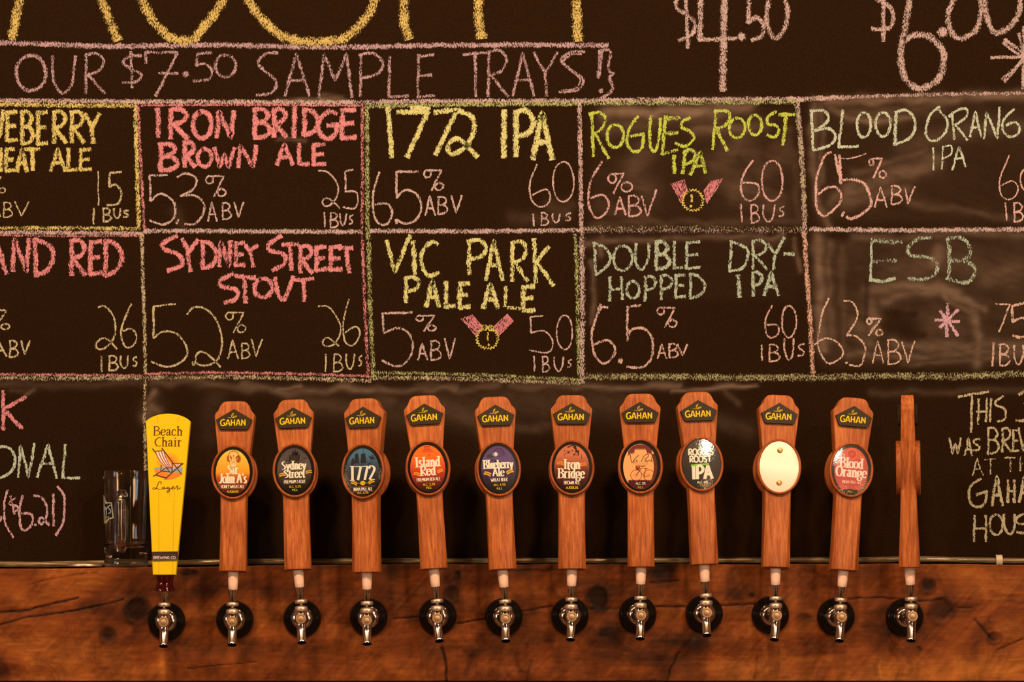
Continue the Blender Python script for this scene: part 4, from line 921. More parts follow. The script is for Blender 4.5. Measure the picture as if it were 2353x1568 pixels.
def b_portrait():
    pr = new_badge(grad([(60,(255,190,70)),(20,(250,160,40)),(-2,(246,140,34)),(-14,(190,72,22)),(-40,(110,34,16)),(-52,(40,14,8)),(-60,(16,8,6))]))
    pr.poly([(-22,4),(-15,11),(-6,19),(6,19),(14,12),(22,6),(24,-2),(-24,-2)], (150,62,24))
    pr.ell(1,37,13.5,14,(206,100,28)); pr.ell(-9,32,6,9,(186,84,24)); pr.ell(12,31,6,9,(170,72,24))
    pr.poly([(-9,30),(-9.5,40),(-4,47),(4,47),(9.5,41),(10,30),(8,21),(3,16),(-2,16),(-7,22)], (252,178,90))
    pr.line([(-5,34),(-1.5,34.4)],1.2,(170,80,30)); pr.line([(3.2,34.4),(7,34)],1.2,(170,80,30)); pr.line([(1,33),(1.8,27.5),(0,27)],.8,(200,110,50)); pr.line([(-2,23.5),(4,23.5)],1.0,(180,86,40))
    pr.poly([(-6,20),(-3,13),(1,10),(6,15),(8,20),(2,16)], (250,190,110)); pr.poly([(-1,12),(4,12),(6,6),(1,3),(-3,6)], (110,40,18))
    wheat(pr,-27,3,19,-.5,(250,150,30)); wheat(pr,26,3,19,.4,(250,150,30))
    text(pr,'Sir',0,-4,21,24,CREAMC,wd=4.6,thin=1.3); text(pr,"John A's",0,-25.5,22,64,CREAMC,wd=4.4,thin=1.3)
    lower_text(pr,'HONEY WHEAT ALE',54,-37.5,'4.8%',(190,90,40)); return pr
def b_stout():
    pr = new_badge(grad([(60,(70,54,44)),(20,(96,72,60)),(0,(92,66,52)),(-20,(56,36,26)),(-45,(22,16,6)),(-60,(12,8,4))]))
    random.seed(3)
    for i in range(46):
        x = random.uniform(-30,30); pr.ell(x, 30+random.uniform(-14,12), random.uniform(1,2.6), random.uniform(1,2.2), (66,46,36), seg=6)
    pr.ell(0,28,13,10,(40,26,20)); pr.poly([(-11,34),(-6,36),(-2,48),(0,38),(3,52),(5,38),(9,46),(8,36),(14,36),(11,20),(-12,20)],(36,22,18))
    for x in (-8,-3,2,7): pr.line([(x,34),(x+.6,20)],1.2,(78,54,42))
    wheat(pr,-29,-8.5,18,.15,(226,150,12)); wheat(pr,33,-4,17,.15,(226,150,12))
    text(pr,'Sydney',-1,2.5,19.5,56,CREAMC,wd=4.2,thin=1.2); text(pr,'Street',0,-17,19.5,48,CREAMC,wd=4.4,thin=1.2)
    lower_text(pr,'PREMIUM STOUT',50,-30,'5.2%',(150,100,20)); return pr
def b_ships():
    pr = new_badge(grad([(60,(70,104,112)),(35,(72,100,108)),(15,(58,68,70)),(-5,(40,44,46)),(-30,(24,24,24)),(-60,(12,9,7))]))
    d = (30,30,32)
    for x, b_, h_, w_ in ((-14,24,40,11),(2,26,42,13)):
        pr.line([(x,18),(x,h_+12)],.9,d); pr.poly([(x-w_*.42,40),(x+w_*.36,41),(x+w_*.42,30),(x-w_*.42,30)],d); pr.poly([(x-w_*.48,30),(x+w_*.45,30),(x+w_*.52,18),(x-w_*.5,18)],d)
    pr.poly([(-26,28),(-22,32),(-18,18),(-28,16)],d); pr.poly([(14,34),(24,32),(30,27),(20,26)],d); pr.poly([(20,40),(28,33),(24,32)],d); pr.line([(14,36),(32,28)],.7,d); pr.line([(10,14),(26,24)],1.0,d)
    pr.poly([(-28,18),(18,18),(24,14),(-24,12)],d)
    text(pr,'1772',0,-20,32,58,CREAMC,wd=6.0,thin=1.7,serif=True)
    wheat(pr,-20,-26,17,-.4,GOLD); wheat(pr,20,-24,17,.4,GOLD); pr.ell(0,-27,6.2,5.2,GOLD); pr.line([(-13,-27),(13,-27)],.6,GOLD)
    pr.line([(-30,-35.5),(30,-34.5)],.6,(190,96,40)); pr.line([(-25,-47),(25,-46)],.6,(190,96,40))
    text(pr,'INDIA PALE ALE',0,-44.3,7.2,45,CREAMC,wd=1.35,thin=.55,serif=False)
    text(pr,'ALC. 6.5%',0,-51.2,4.4,26,GOLD,wd=1.0,thin=.8,serif=False); return pr
def b_lighthouse():
    pr = new_badge(grad([(60,(255,104,28)),(25,(252,100,24)),(0,(228,66,28)),(-18,(176,42,24)),(-38,(100,26,16)),(-60,(16,8,6))]))
    c = (206,58,30)
    pr.poly([(-7,40),(7,40),(9,12),(-10,12)],(232,78,34)); pr.line([(-6,49),(7,49)],4,c); pr.poly([(-7,47),(8,47),(7,40),(-6,40)],(222,74,32)); pr.line([(-11,41),(12,41)],2.4,c); pr.line([(-12,37),(14,37)],2.0,c); pr.line([(3,33),(5,26)],2,c)
    text(pr,'Island',0,3,22,56,CREAMC,wd=4.6,thin=1.3); text(pr,'Red',0,-17,21.5,33,CREAMC,wd=4.8,thin=1.3)
    wheat(pr,-26,-12,17,-.35,(250,140,30)); wheat(pr,27,-8,17,.35,(250,140,30))
    lower_text(pr,'PREMIUM RED ALE',54,-30,'5.3%',(200,90,50)); return pr
def b_bear():
    pr = new_badge(grad([(60,(92,56,84)),(20,(104,66,92)),(0,(74,48,66)),(-25,(50,32,40)),(-45,(26,18,14)),(-60,(12,8,6))]))
    pr.ell(10,16,26,18,(110,86,96)); pr.ell(-12,8,13,14,(64,40,58)); pr.ell(-2,10,11,15,(100,72,92))
    pr.ell(2,36,13,11,(96,56,86)); pr.line([(-10,36),(-4,45),(5,47),(13,40),(14,30)],1.4,(48,26,42),smooth=True)
    pr.ell(-16,30,11,5,(66,56,58),rot=.15); pr.ell(-6,33,7,5,(150,120,110)); pr.ell(-5,34,3.4,4.4,(232,198,150)); pr.ell(-3,14,6,5,(36,14,40)); pr.ell(-7,16,3,3,(36,14,40))
    pr.line([(30,26),(33,16),(28,6)],1.0,(70,40,60),smooth=True)
    text(pr,'Blueberry',0,1,19.5,66,CREAMC,wd=4.2,thin=1.2); text(pr,'Ale',-1,-17,18,25,CREAMC,wd=3.8,thin=1.2)
    wheat(pr,-26,-10,19,-.35,(246,160,24)); wheat(pr,25,-7,19,.35,(246,160,24))
    lower_text(pr,'WHEAT BEER',38,-29,'4.5%',(170,84,50)); return pr
def b_train():
    pr = new_badge(grad([(60,(206,98,56)),(30,(214,104,60)),(10,(176,76,44)),(-8,(110,38,22)),(-30,(74,20,14)),(-48,(40,12,8)),(-60,(16,8,6))]))
    c = (48,20,18)
    pr.poly([(-24,30),(-14,26),(-10,22),(20,17),(24,22),(12,28),(10,30)],c); pr.poly([(-18,40),(-8,38),(2,40),(4,28),(-18,28)],c); pr.poly([(3,48),(9,52),(12,38),(16,40),(16,28),(4,28)],c)
    pr.line([(-10,46),(-4,49),(3,51),(8,48)],2.6,c,smooth=True); pr.line([(-14,37),(-2,37)],1.4,(150,74,46)); pr.line([(-16,33),(-4,33)],1.4,(120,56,36)); pr.line([(8,40),(8,30)],1.4,(130,60,40)); pr.line([(22,30),(22,20)],1,c)
    wheat(pr,-26,11,19,-.15,(232,120,30)); wheat(pr,25,8,19,.2,(232,120,30))
    text(pr,'Iron',0,-3,22,36,CREAMC,wd=4.4,thin=1.3); text(pr,'Bridge',-1,-24,22,58,CREAMC,wd=4.4,thin=1.3)
    lower_text(pr,'BROWN ALE',36,-38,'5.3%',(190,90,50)); return pr
def b_bike():
    pr = new_badge((255,156,84), prx=39, prz=53)
    m1 = (120,44,34)
    # dark red hanging leaves above, ground below, dark right border
    top = []
    for i in range(25):
        x = -28+i*2.25; zt = 53*math.sqrt(max(0, 1-(x/39)**2))-2; top.append((x, min(zt, 50)))
    random.seed(9)
    edge = [(x, (38 if abs(x) < 14 else 33-abs(x)*.25)+(3 if i % 2 else -1.5)) for i, (x, z) in enumerate(top)]
    for i in range(24): pr.poly([top[i], top[i+1], edge[i+1], edge[i]] if edge[i][1] < top[i][1] else [top[i], top[i+1], (top[i+1][0], top[i+1][1]-.1)], m1)
    for i in range(14):
        x0_ = -28+i*4; x1_ = x0_+4; f = lambda x: -1.5-53*math.sqrt(max(0,1-((x+.6)/39)**2))
        pr.poly([(x0_,-33),(x0_+2,-31),(x1_,-33),(x1_,f(x1_)),(x0_,f(x0_))], (84,28,20))
    pts = [(29,30),(33,26)]+[(39*math.cos(a), -1.5+53*math.sin(a)) for a in [math.radians(q) for q in range(30,-46,-6)]]+[(27,-38),(30,-14),(31.5,8)]
    for a, b_ in zip(range(0,14),range(1,15)):
        t0 = math.radians(34-a*5.6); t1 = math.radians(34-b_*5.6)
        pr.poly([(39*math.cos(t0)-.6,-1.5+53*math.sin(t0)),(39*math.cos(t1)-.6,-1.5+53*math.sin(t1)),(39*math.cos(t1)-8.5*math.cos(t1)**.3,-1.5+53*math.sin(t1)),(39*math.cos(t0)-8.5*math.cos(t0)**.3,-1.5+53*math.sin(t0))],(104,42,22))
    c = (80,28,24)
    pr.line([(-29,24),(-27,27),(-23,25),(-21,12),(-18,9),(-10,20),(-3,25)],1.3,c,smooth=True); pr.line([(-14,14),(-15,9.5),(-12,10)],1,c,smooth=True); pr.line([(-6,14),(-9,14),(-9,10),(-5,10.5)],1,c,smooth=True)
    pr.line([(2,9),(6,20),(14,27),(19,25),(14,18),(8,16)],1.2,c,smooth=True); pr.line([(15,14),(11,13),(11,9),(15,13),(16,9)],1,c,smooth=True); pr.line([(18,9),(19,14),(22,13)],1,c); pr.line([(23,9),(27,22)],1,c); pr.line([(27,14),(24,12),(28,9)],1,c)
    text(pr,'PALE ALE',0,4,4,34,(246,136,70),wd=.9,thin=.8,serif=False); text(pr,'BEER.BIER',0,-1.5,2.6,22,(150,70,40),wd=.7,thin=.6,serif=False)
    br = (176,70,36)
    for cx in (-10,19):
        pr.line([(cx+12.5*math.cos(t), -21+12.5*math.sin(t)) for t in [2*math.pi*i/28 for i in range(29)] if cx+12.5*math.cos(t) < 30.5],1.0,br)
        for a in range(0,180,30): pr.line([(cx-9*math.cos(math.radians(a)),-21-9*math.sin(math.radians(a))),(cx+9*math.cos(math.radians(a)),-21+9*math.sin(math.radians(a)))],.3,(236,130,70))
    pr.line([(-10,-21),(1,-6)],1.3,c); pr.line([(-8,-6),(-3,-9),(8,-24),(12,-6)],.9,br); pr.line([(1,-6),(5,-4)],1,c); pr.poly([(-11,-3),(-8,-1),(-5,-3.5),(-2,-1),(-1,-6),(-6,-10),(-10,-8)],(150,40,26)); pr.line([(8,-5.5),(16,-5)],1.6,(150,50,30)); pr.line([(12,-6),(9,-26),(19,-21)],.9,br)
    text(pr,'ALC. 5%',0,-42.5,5,22,(230,180,150),wd=1.1,thin=.9,serif=False); text(pr,'P.E.I.',0,-51,4.2,12,(190,160,20),wd=1.0,thin=.8,serif=False); return pr
def b_leaf():
    pr = new_badge(grad([(60,(74,50,34)),(0,(44,28,16)),(-60,(24,15,8))]), prx=43.5, prz=57)
    g = (134,178,14)
    pr.poly([(-11,53),(9,53),(10,47),(7,40),(3,36),(-4,40),(-11,45)], g); pr.poly([(-5,45),(-1,50),(3,46),(2,41),(-2,40)], (70,70,8))
    c = (252,206,176)
    text(pr,'ROGUES',0,21,14,58,c,wd=3.4,thin=3.2,serif=False); text(pr,'ROOST',-2,4.5,14,50,c,wd=3.4,thin=3.2,serif=False)
    pr.line([(-25,-3),(-10,-2),(17,-.5)],4.4,g)
    text(pr,'IPA',0,-35,31,48,c,wd=7.4,thin=6.0,serif=False)
    text(pr,'ALC. 6%',0,-44.5,5,24,c,wd=1.1,thin=.9,serif=False); text(pr,'P.E.I.',0,-51.5,4.2,12,(190,140,40),wd=1.0,thin=.8,serif=False); return pr
def b_orange():
    pr = new_badge(grad([(60,(206,74,58)),(0,(206,68,50)),(-60,(196,62,50))]), prx=39.5, prz=53, border=(26,16,6))
    o = (238,110,34)
    pr.poly([(-30,34),(-14,42),(-8,38),(-12,28),(-26,30)], o); pr.poly([(28,34),(16,42),(8,36),(12,26),(24,29)], o)
    pr.ell(-1,36,13,13.5,(240,96,40)); pr.ell(-1,36,11,11.4,(214,84,50)); 
    for i in range(9):
        a = i*2*math.pi/9+.2; b_ = a+2*math.pi/9*.8
        pr.poly([(-1+2*math.cos((a+b_)/2),36+2*math.sin((a+b_)/2)),(-1+9.5*math.cos(a),36+9.5*math.sin(a)),(-1+9.5*math.cos(b_),36+9.5*math.sin(b_))],(196,44,30))
    c = (255,196,160)
    text(pr,'Blood',0,4,23,52,c,wd=4.8,thin=1.4); text(pr,'Orange',0,-16.5,23,70,c,wd=4.8,thin=1.4)
    text(pr,'INDIA PALE ALE',2,-32,6.8,46,(246,170,130),wd=1.3,thin=.55,serif=False); text(pr,'ALC. 6.5%',0,-43,5,28,(240,106,50),wd=1.0,thin=.8,serif=False)
    pr.poly([(-20,-47),(-10,-45),(0,-44.5),(10,-45.5),(20,-47),(14,-53),(0,-56),(-14,-53)],(26,16,6)); text(pr,'P.E.I.',0,-53,4.2,12,(190,160,40),wd=1.0,thin=.8,serif=False); return pr
def b_plain():
    return new_badge((16,11,8))

# ------------------------------------------------------------------ shared meshes of the wooden handle (units: photograph pixels)
def handle_mesh():
    secs = [(400,17,12.5,2.5),(398.8,24,13.8,2.0),(396,28.5,14.4,1.6),(392,32,14.6,1.4),(387,34.8,14.8,1.2),(381,37.0,14.8,1.2),(376,40.5,14.9,1.2),(372,44.2,15,1.2),(369,46.4,15,1.3),(366,47.2,15,1.3),(361,47.0,15.1,1.3),
            (330,43.6,15.8,1.3),(285,38.6,17,1.3),(240,34,17.6,1.3),(200,31.4,18,1.5),(165,30,18.6,2.5),(120,29.8,20,4.5),(60,30.4,22.6,8),(14,31,24.6,10.5),(1.2,31.1,25,11),(0,30.3,24.2,10.8)]
    v, f = [], []
    for z, w_, d, c in reversed(secs):
        v += [(-w_+c,-d,z),(w_-c,-d,z),(w_,-d+c,z),(w_,d-c,z),(w_-c,d,z),(-w_+c,d,z),(-w_,d-c,z),(-w_,-d+c,z)]
    n = len(secs)
    for j in range(n-1):
        for i in range(8):
            a, b = j*8+i, j*8+(i+1) % 8; f.append((a, b, b+8, a+8))
    f += [tuple(reversed(range(8))), tuple(range((n-1)*8, n*8))]
    mb = MB(); mb.add(v, f); return mb
def ring_mesh(back=False):
    """oval wooden disc with a raised rim; centre of the face at (0,0)"""
    prof = [(0,0),(0,9.2),(1.2,11.0),(2.8,11.6),(4.6,11.2),(5.6,9.6),(5.9,8.0),(60,8.0)]
    v, f = [], []; seg = 72
    for ins, y in prof:
        for i in range(seg):
            a = 2*math.pi*i/seg; rx = max(.01, 51.6-ins); rz = max(.01, 64-ins)
            if ins == 60: rx = rz = .01
            v.append((rx*math.cos(a), -16.6-y, rz*math.sin(a)))
    for j in range(len(prof)-1):
        for i in range(seg):
            a, b = j*seg+i, j*seg+(i+1) % seg; f.append((a, b, b+seg, a+seg))
    f.append(tuple(reversed(range(seg))))
    mb = MB(); mb.add(v, f); return mb
def plaque_mb():
    """five-sided black plaque, raised letters' print on its face; centred on its top point"""
    out = [(0,0),(42.4,-25),(40.6,-30),(34.5,-46),(32,-48.4),(-32,-48.4),(-34.5,-46),(-40.6,-30),(-42.4,-25)]
    mb = MB(); v = []; n = len(out)
    for y, k in ((-14.6,1.0),(-21.6,1.0),(-22.5,.975)):
        for x, z in out: v.append((x*k, y, (z+25)*k-25))
    f = [(i, (i+1) % n, (i+1) % n+n, i+n) for i in range(n)]+[(n+i, n+(i+1) % n, (i+1) % n+2*n, i+2*n) for i in range(n)]
    f = [tuple(reversed(q)) for q in f]+[tuple(range(2*n, 3*n))]
    mb.add(v, f, alb((50,34,16)))
    pr = Print(-22.5); pr.mb = mb; Y = (246,176,10); G2 = (196,140,18)
    # G A H A N
    pr.line([(-21.5,-25.5),(-26,-25),(-30,-28),(-31,-33),(-29,-38),(-25,-39),(-21.8,-37.5)],2.8,Y,smooth=True); pr.line([(-21.8,-39),(-21.8,-32.5)],2.8,Y); pr.line([(-25,-32.8),(-20.5,-32.8)],2,Y)
    for x in (-14.2,10.2): pr.line([(x-5,-39.4),(x-.4,-24.6)],2.7,Y); pr.line([(x+5,-39.4),(x+.6,-24.6)],2.7,Y); pr.line([(x-3,-35),(x+3,-35)],1.8,Y)
    for x in (-6,1.4): pr.line([(x,-39),(x,-25)],2.8,Y)
    pr.line([(-6,-32),(1.4,-32)],2.6,Y)
    for x in (18.6,26.2): pr.line([(x,-39),(x,-25)],2.8,Y)
    pr.line([(18.2,-25.5),(26.4,-37.5)],2.6,Y)
    pr.line([(-3,-21.5),(-5.5,-17),(-4,-12),(-.5,-10)],2.0,G2,smooth=True); pr.line([(-1,-11),(-2.5,-15),(-1,-18)],1.2,G2,smooth=True); pr.line([(-2,-21.5),(1,-17.5),(7,-16.5)],2.4,G2,smooth=True); pr.line([(0,-20.5),(6,-18.5)],1.2,G2); pr.line([(-14,-19.5),(-9,-20.5),(-7,-22)],1.1,G2); pr.line([(-12,-20.5),(-6.5,-20)],1.0,G2)
    return pr.mb
handle_me = handle_mesh().build('handle', M['wood'], attrs=False); ring_me = ring_mesh().build('badge_ring', M['ring'], attrs=False); plq = plaque_mb().build('name_plaque', M['plaque'])
for o in (handle_me, ring_me):
    bv = o.modifiers.new('b', 'BEVEL'); bv.width = .9; bv.segments = 2; bv.limit_method = 'ANGLE'; bv.angle_limit = math.radians(28)
dg = bpy.context.evaluated_depsgraph_get()
HM = bpy.data.meshes.new_from_object(handle_me.evaluated_get(dg)); RM = bpy.data.meshes.new_from_object(ring_me.evaluated_get(dg)); PM = plq.data
for o in (handle_me, ring_me, plq): bpy.data.objects.remove(o)
for me_, an in ((HM, 22), (RM, 40)):
    me_.polygons.foreach_set('use_smooth', [True]*len(me_.polygons)); me_.set_sharp_from_angle(angle=math.radians(an))
def bake(me_):
    me_.transform(Matrix.Scale(S, 4)); return me_
plain_badge = b_plain().mb.build('oval_badge', M['print'], smooth=True); PB = bake(plain_badge.data); bake(HM); bake(RM); bake(PM); bpy.data.objects.remove(plain_badge)

def faucet(root, fx, fy, kx, ky, sx_, sy_, bx, by, lever_top=None):
    """flange, chrome faucet, collar and lever; returns nothing, all children of root"""
    R0 = root.location
    def rel(p): return Vector(p)-R0
    u = S
    fl = rel(P(fx, fy, 0.070)); fl.y = YF-0.0005-R0.y
    mb = MB()
    lathe(mb, [(43.5*u,-.0012),(44.2*u,.002),(43.5*u,.005),(41*u,.0085),(37*u,.0108),(36*u,.0100),(35*u,.0116),(31.5*u,.0135),(30.5*u,.0126),(29*u,.0142),(25*u,.0165),(20*u,.0175),(.02*u,.0175)], fl, (0,-1,0), seg=64)
    o = mb.build('flange', M['rubber'], parent=root, attrs=False); sharp(o, 40)
    K = rel(P(kx, ky, 0.0)); nut = rel(P(fx*.55+kx*.45, fy*.55+ky*.45, 0.045))
    ax = (K-fl).normalized()
    mb = MB(); A = fl+ax*.012
    lathe(mb, [(22*u,0),(24.3*u,.002),(24.3*u,.012),(23*u,.0145),(19*u,.0165),(14*u,.0175)], A, ax, seg=40, cap0=False)
    o = mb.build('coupling_nut', M['chrome'], parent=root, attrs=False); sharp(o, 40)
    # body: horizontal shank into an upright barrel, one lathed shape each joined in one mesh
    mb = MB()
    lathe(mb, [(12.5*u,0),(12*u,.018),(13*u,.030),(13.6*u,.036)], A+ax*.014, ax, seg=28, cap0=False, cap1=False)
    z = Vector((0,0,1)); Kb = K+Vector((0,.004,0))
    lathe(mb, [(.1*u,-17*u),(6*u,-16*u),(10.5*u,-12*u),(12.4*u,-6*u),(13.4*u,2*u),(13.6*u,9*u),(12.6*u,15*u),(13.5*u,18*u)], Kb, z, seg=32)
    # spout
    B = rel(P(sx_, sy_, -0.012)); T = Kb+Vector((0,-.001,-6*u))
    mid = T+Vector((0,-.002,-12*u)); dirn = (B-mid).normalized()
    tube(mb, [T, T+(mid-T)*.5, mid, mid+(B-mid)*.35, B-dirn*.003, B-dirn*.0004, B], [12.2*u,11.6*u,10.6*u,10.0*u,10.0*u,10.5*u,10.3*u], seg=28, cap=False)
    # hollow inside of the spout
    n0 = len(mb.v); lathe(mb, [(10.3*u,0),(8.8*u,0.0),(8.6*u,-.004),(8.4*u,-.016),(.02*u,-.017)], B, dirn, seg=28, mat=1, cap0=False, cap1=False)
    # front boss with ring and cap
    lathe(mb, [(12.4*u,-.004),(12.4*u,.005),(11.2*u,.0066),(8.9*u,.0068),(8.5*u,.0056),(6.6*u,.0056),(6.0*u,.0072),(3*u,.0080),(.02*u,.0080)], K+Vector((0,-.008,0)), (0,-1,0), seg=36, cap1=False, mat=2)
    o = mb.build('faucet_body', [M['chrome'], M['dark'], M['boss']], parent=root, attrs=False); sharp(o, 40)
    # bonnet
    mb = MB(); bz = Kb+z*(17*u)
    lathe(mb, [(11*u,0),(14.2*u,1*u),(14.8*u,2.2*u),(14.8*u,9*u),(13.8*u,10.5*u),(9*u,12.5*u),(5*u,13.5*u),(3*u,15*u),(2.7*u,21*u)], bz, z, seg=36)
    o = mb.build('bonnet_nut', M['satin'], parent=root, attrs=False); sharp(o, 40)
    # lever axis from the bonnet to the foot of the handle
    L0 = bz+z*(17*u); L1 = rel(P(bx, by, 0.0)); L1 = Vector((L1.x, L1.y, L1.z)); d = (L1-L0); Ln = d.length; d.normalize()
    mb = MB()
    c0 = 1.5*u
    lathe(mb, [(9*u,c0),(13.6*u,c0+.6*u),(14.2*u,c0+1.6*u),(14.2*u,c0+7*u),(13.4*u,c0+8.2*u),(8*u,c0+9.2*u)], L0, d, seg=36)
    o = mb.build('lever_collar', M['satin'], parent=root, attrs=False); sharp(o, 40)
    rest = Ln-10.4*u; cone = min(31*u, rest*.43)
    if lever_top != 'yellow': pass
    mb = MB(); lathe(mb, [(6.4*u,0),(6.6*u,cone*.3),(8.2*u,cone*.7),(10.2*u,cone*.97),(9.6*u,cone)], L0+d*(10.2*u), d, seg=32)
    o = mb.build('ferrule', M['chrome'], parent=root, attrs=False); sharp(o, 40)
    mb = MB(); st = L0+d*(10.2*u+cone-.4*u)
    if lever_top == 'yellow':
        lathe(mb, [(20*u,0),(23.8*u,.8*u),(24*u,5*u),(20.5*u,13*u),(19*u,20*u),(20*u,28*u),(22*u,Ln-(10.2*u+cone)+1*u)], st, d, seg=40)
        o = mb.build('grip_collar', M['burgundy'], parent=root, attrs=False)
        o['label'] = 'glossy dark burgundy waisted collar'
    else:
        hL = Ln-(10.2*u+cone)+1.5*u
        lathe(mb, [(9.8*u,0),(10.6*u,1*u),(11.0*u,hL*.3),(12.0*u,hL*.7),(12.3*u,hL)], st, d, seg=32)
        o = mb.build('lever_sleeve', M['sleeve'], parent=root, attrs=False)
        o['label'] = 'off-white tapered plastic sleeve'
    sharp(o, 40)

TAPS = [ # top x,y  bottom x,y  yaw tilt  flange  knob  spout  builder, label
 (539,922,536,1315, -4.4,-5, 539,1425, 534,1429, 533,1483, b_portrait, 'wooden handled beer tap with amber oval badge picturing a man in a dark coat'),
 (673,918,685,1311, -2,-5, 694,1422, 692,1422.5, 693.6,1478, b_stout, 'wooden handled beer tap with dark grey oval badge reading premium stout'),
 (839,916,843,1317, -15,-3, 847,1419, 843,1426.6, 843.6,1481, b_ships, 'wooden handled beer tap turned sideways a little, slate blue oval badge with sailing ships'),
 (973,909,997,1309, 1,-4, 1006,1417, 1005,1421.5, 1009.5,1474, b_lighthouse, 'wooden handled beer tap with bright orange red oval badge with a lighthouse'),
 (1136,911.5,1155,1311, 4,-5, 1158,1418, 1161.5,1422.5, 1162.5,1474, b_bear, 'wooden handled beer tap with dusky purple oval badge reading wheat beer'),
 (1314,907.7,1314,1310, 0,-5, 1310,1416, 1313,1418, 1311,1471, b_train, 'wooden handled beer tap with rust brown oval badge with a steam train'),
 (1472,905,1473,1305, -3,-4, 1466,1413, 1472,1414.7, 1471,1469, b_bike, 'wooden handled beer tap with peach oval badge with a bicycle'),
 (1601.5,901,1618,1299, 6,-4, 1619,1411, 1623,1409, 1624.4,1461, b_leaf, 'wooden handled beer tap with black oval badge with a green leaf and green bar'),
 (1793,907,1782,1307, 5,-7, 1771,1414, 1783,1415.4, 1779,1471, None, 'wooden handled beer tap with a blank white oval badge and two bare screws'),
 (1964,914,1938,1312.5, 6,-5, 1922,1418, 1932,1418.8, 1928.7,1473.5, b_orange, 'wooden handled beer tap with red oval badge with an orange slice'),
 (2085,909,2090,1305, 81.3,0, 2080,1419, 2094.6,1417, 2093.6,1473.5, b_plain, 'wooden handled beer tap turned fully side-on, at the right end'),
]
GRP = 'beer taps along the wooden beam'
for (tx, ty, bx, by, yaw, tilt, fx, fy, kx, ky, sx_, sy_, bf, lbl) in TAPS:
    base = P(fx, fy, YF)
    root = empty('beer_tap', base); tag(root, lbl, 'beer tap', GRP)
    faucet(root, fx, fy, kx, ky, sx_, sy_, bx, by)
    B = P(bx, by, 0.0)
    roll = math.atan2(tx-bx, by-ty); k = S*math.hypot(tx-bx, by-ty)/400.0/math.cos(math.radians(tilt))
    h = bpy.data.objects.new('handle', HM); sc.collection.objects.link(h); h.parent = root
    mat = Matrix.Translation(B-base) @ Matrix.Rotation(roll, 4, 'Y') @ Matrix.Rotation(math.radians(tilt), 4, 'X') @ Matrix.Rotation(math.radians(yaw), 4, 'Z') @ Matrix.Scale(k/S, 4)
    h.matrix_local = mat
    OZ = 231.0*S
    for back in (0, 1):
        rot = Matrix.Rotation(math.pi*back, 4, 'Z')
        r = bpy.data.objects.new('badge_ring', RM); sc.collection.objects.link(r); r.parent = h; r.matrix_local = rot @ Matrix.Translation((0,0,OZ))
        p = bpy.data.objects.new('name_plaque', PM); sc.collection.objects.link(p); p.parent = h
        p.matrix_local = rot @ Matrix.Translation((0,0,380*S)) 
        if back == 0: p['label'] = 'black five-sided plaque with yellow lettering'
        if back or bf is b_plain:
            o = bpy.data.objects.new('oval_badge', PB); sc.collection.objects.link(o)
        elif bf is None:
            mb = MB(); prf = []
            seg = 64; v, f = [], []
            for rr, y in ((1.0,-24.7),(1.0,-26.2),(.985,-26.6)):
                for i in range(seg): a = 2*math.pi*i/seg; v.append((RX*rr*math.cos(a), y, RZ*rr*math.sin(a)))
            f.append(tuple(range(2*seg,3*seg)))
            for j in range(2):
                for i in range(seg): a, b = j*seg+i, j*seg+(i+1) % seg; f.append((a, b, b+seg, a+seg))
            mb.add(v, f); o = mb.build('oval_badge', M['enamel'], attrs=False); bake(o.data); sharp(o, 30); o['label'] = 'blank white oval plate'
            for (x, z) in ((1,38),(0,-37)):
                ms = MB(); lathe(ms, [(6.6,0),(6.6,.9),(5.6,1.2),(5.2,.8),(4.6,1.6),(1.5,2.2),(1.2,1.2),(.01,1.2)], (x,-26.5,z+231.0), (0,-1,0), seg=20)
                s_ = ms.build('screw', plain('brass_screw', (.5,.34,.18), rough=.35, metal=.8), attrs=False); bake(s_.data); s_.parent = h; sharp(s_, 30)
        else:
            o = bf().mb.build('oval_badge', M['print'], smooth=True); bake(o.data)
        o.parent = h; o.matrix_local = rot @ Matrix.Translation((0,0,OZ))

# ------------------------------------------------------------------ the yellow tap at the left end
base = P(382, 1428, YF); root = empty('beer_tap', base)
tag(root, 'beer tap with a bright yellow paddle handle showing a striped deck chair', 'beer tap', GRP)
faucet(root, 382, 1428, 377, 1430, 375.7, 1486, 378.6, 1322.5, lever_top='yellow')
outl = [(-26.5,0),(26.3,0)]
# right side up, arc over the top, left side down  (pixels about the foot of the paddle)
foot = P(378.7, 1322.5, 0.0)
R_ = [(58.5,354)]; arc = []
for i in range(15):
    t = i/14; x = 58.5-(58.5+44.5)*t; u_ = (x-7)/51.5; arc.append((x, 354+18*(1-u_*u_)**.8 if abs(u_) < 1 else 354))
outl = [(-26.5,0),(26.3,0)]+arc
v, f = [], []; n = len(outl); dep = [(-9,.985),(-10.5,1.0)]
lay = [(9.5,1.3),(11,0),(-11,0),(-12.2,1.3)]
cxm, czm = 5, 190
for y, ins in lay:
    for x, z in outl: v.append((x-(ins if x > cxm else -ins), y, z-(ins if z > 100 else -ins)))
for j in range(3):
    for i in range(n): a, b = j*n+i, j*n+(i+1) % n; f.append((a, a+n, b+n, b))
f += [tuple(range(n)), tuple(reversed(range(3*n, 4*n)))]
YC = (255,182,14); mb = MB(); mb.add(v, f, alb(YC))
pr = Print(-12.2); pr.mb = mb
kk = .12121; q = lambda x, y: (330+x*kk-378.7, 1322.5-960-y*kk)
BR = (112,52,16)
def Q(*a): return [q(a[i], a[i+1]) for i in range(0, len(a), 2)]
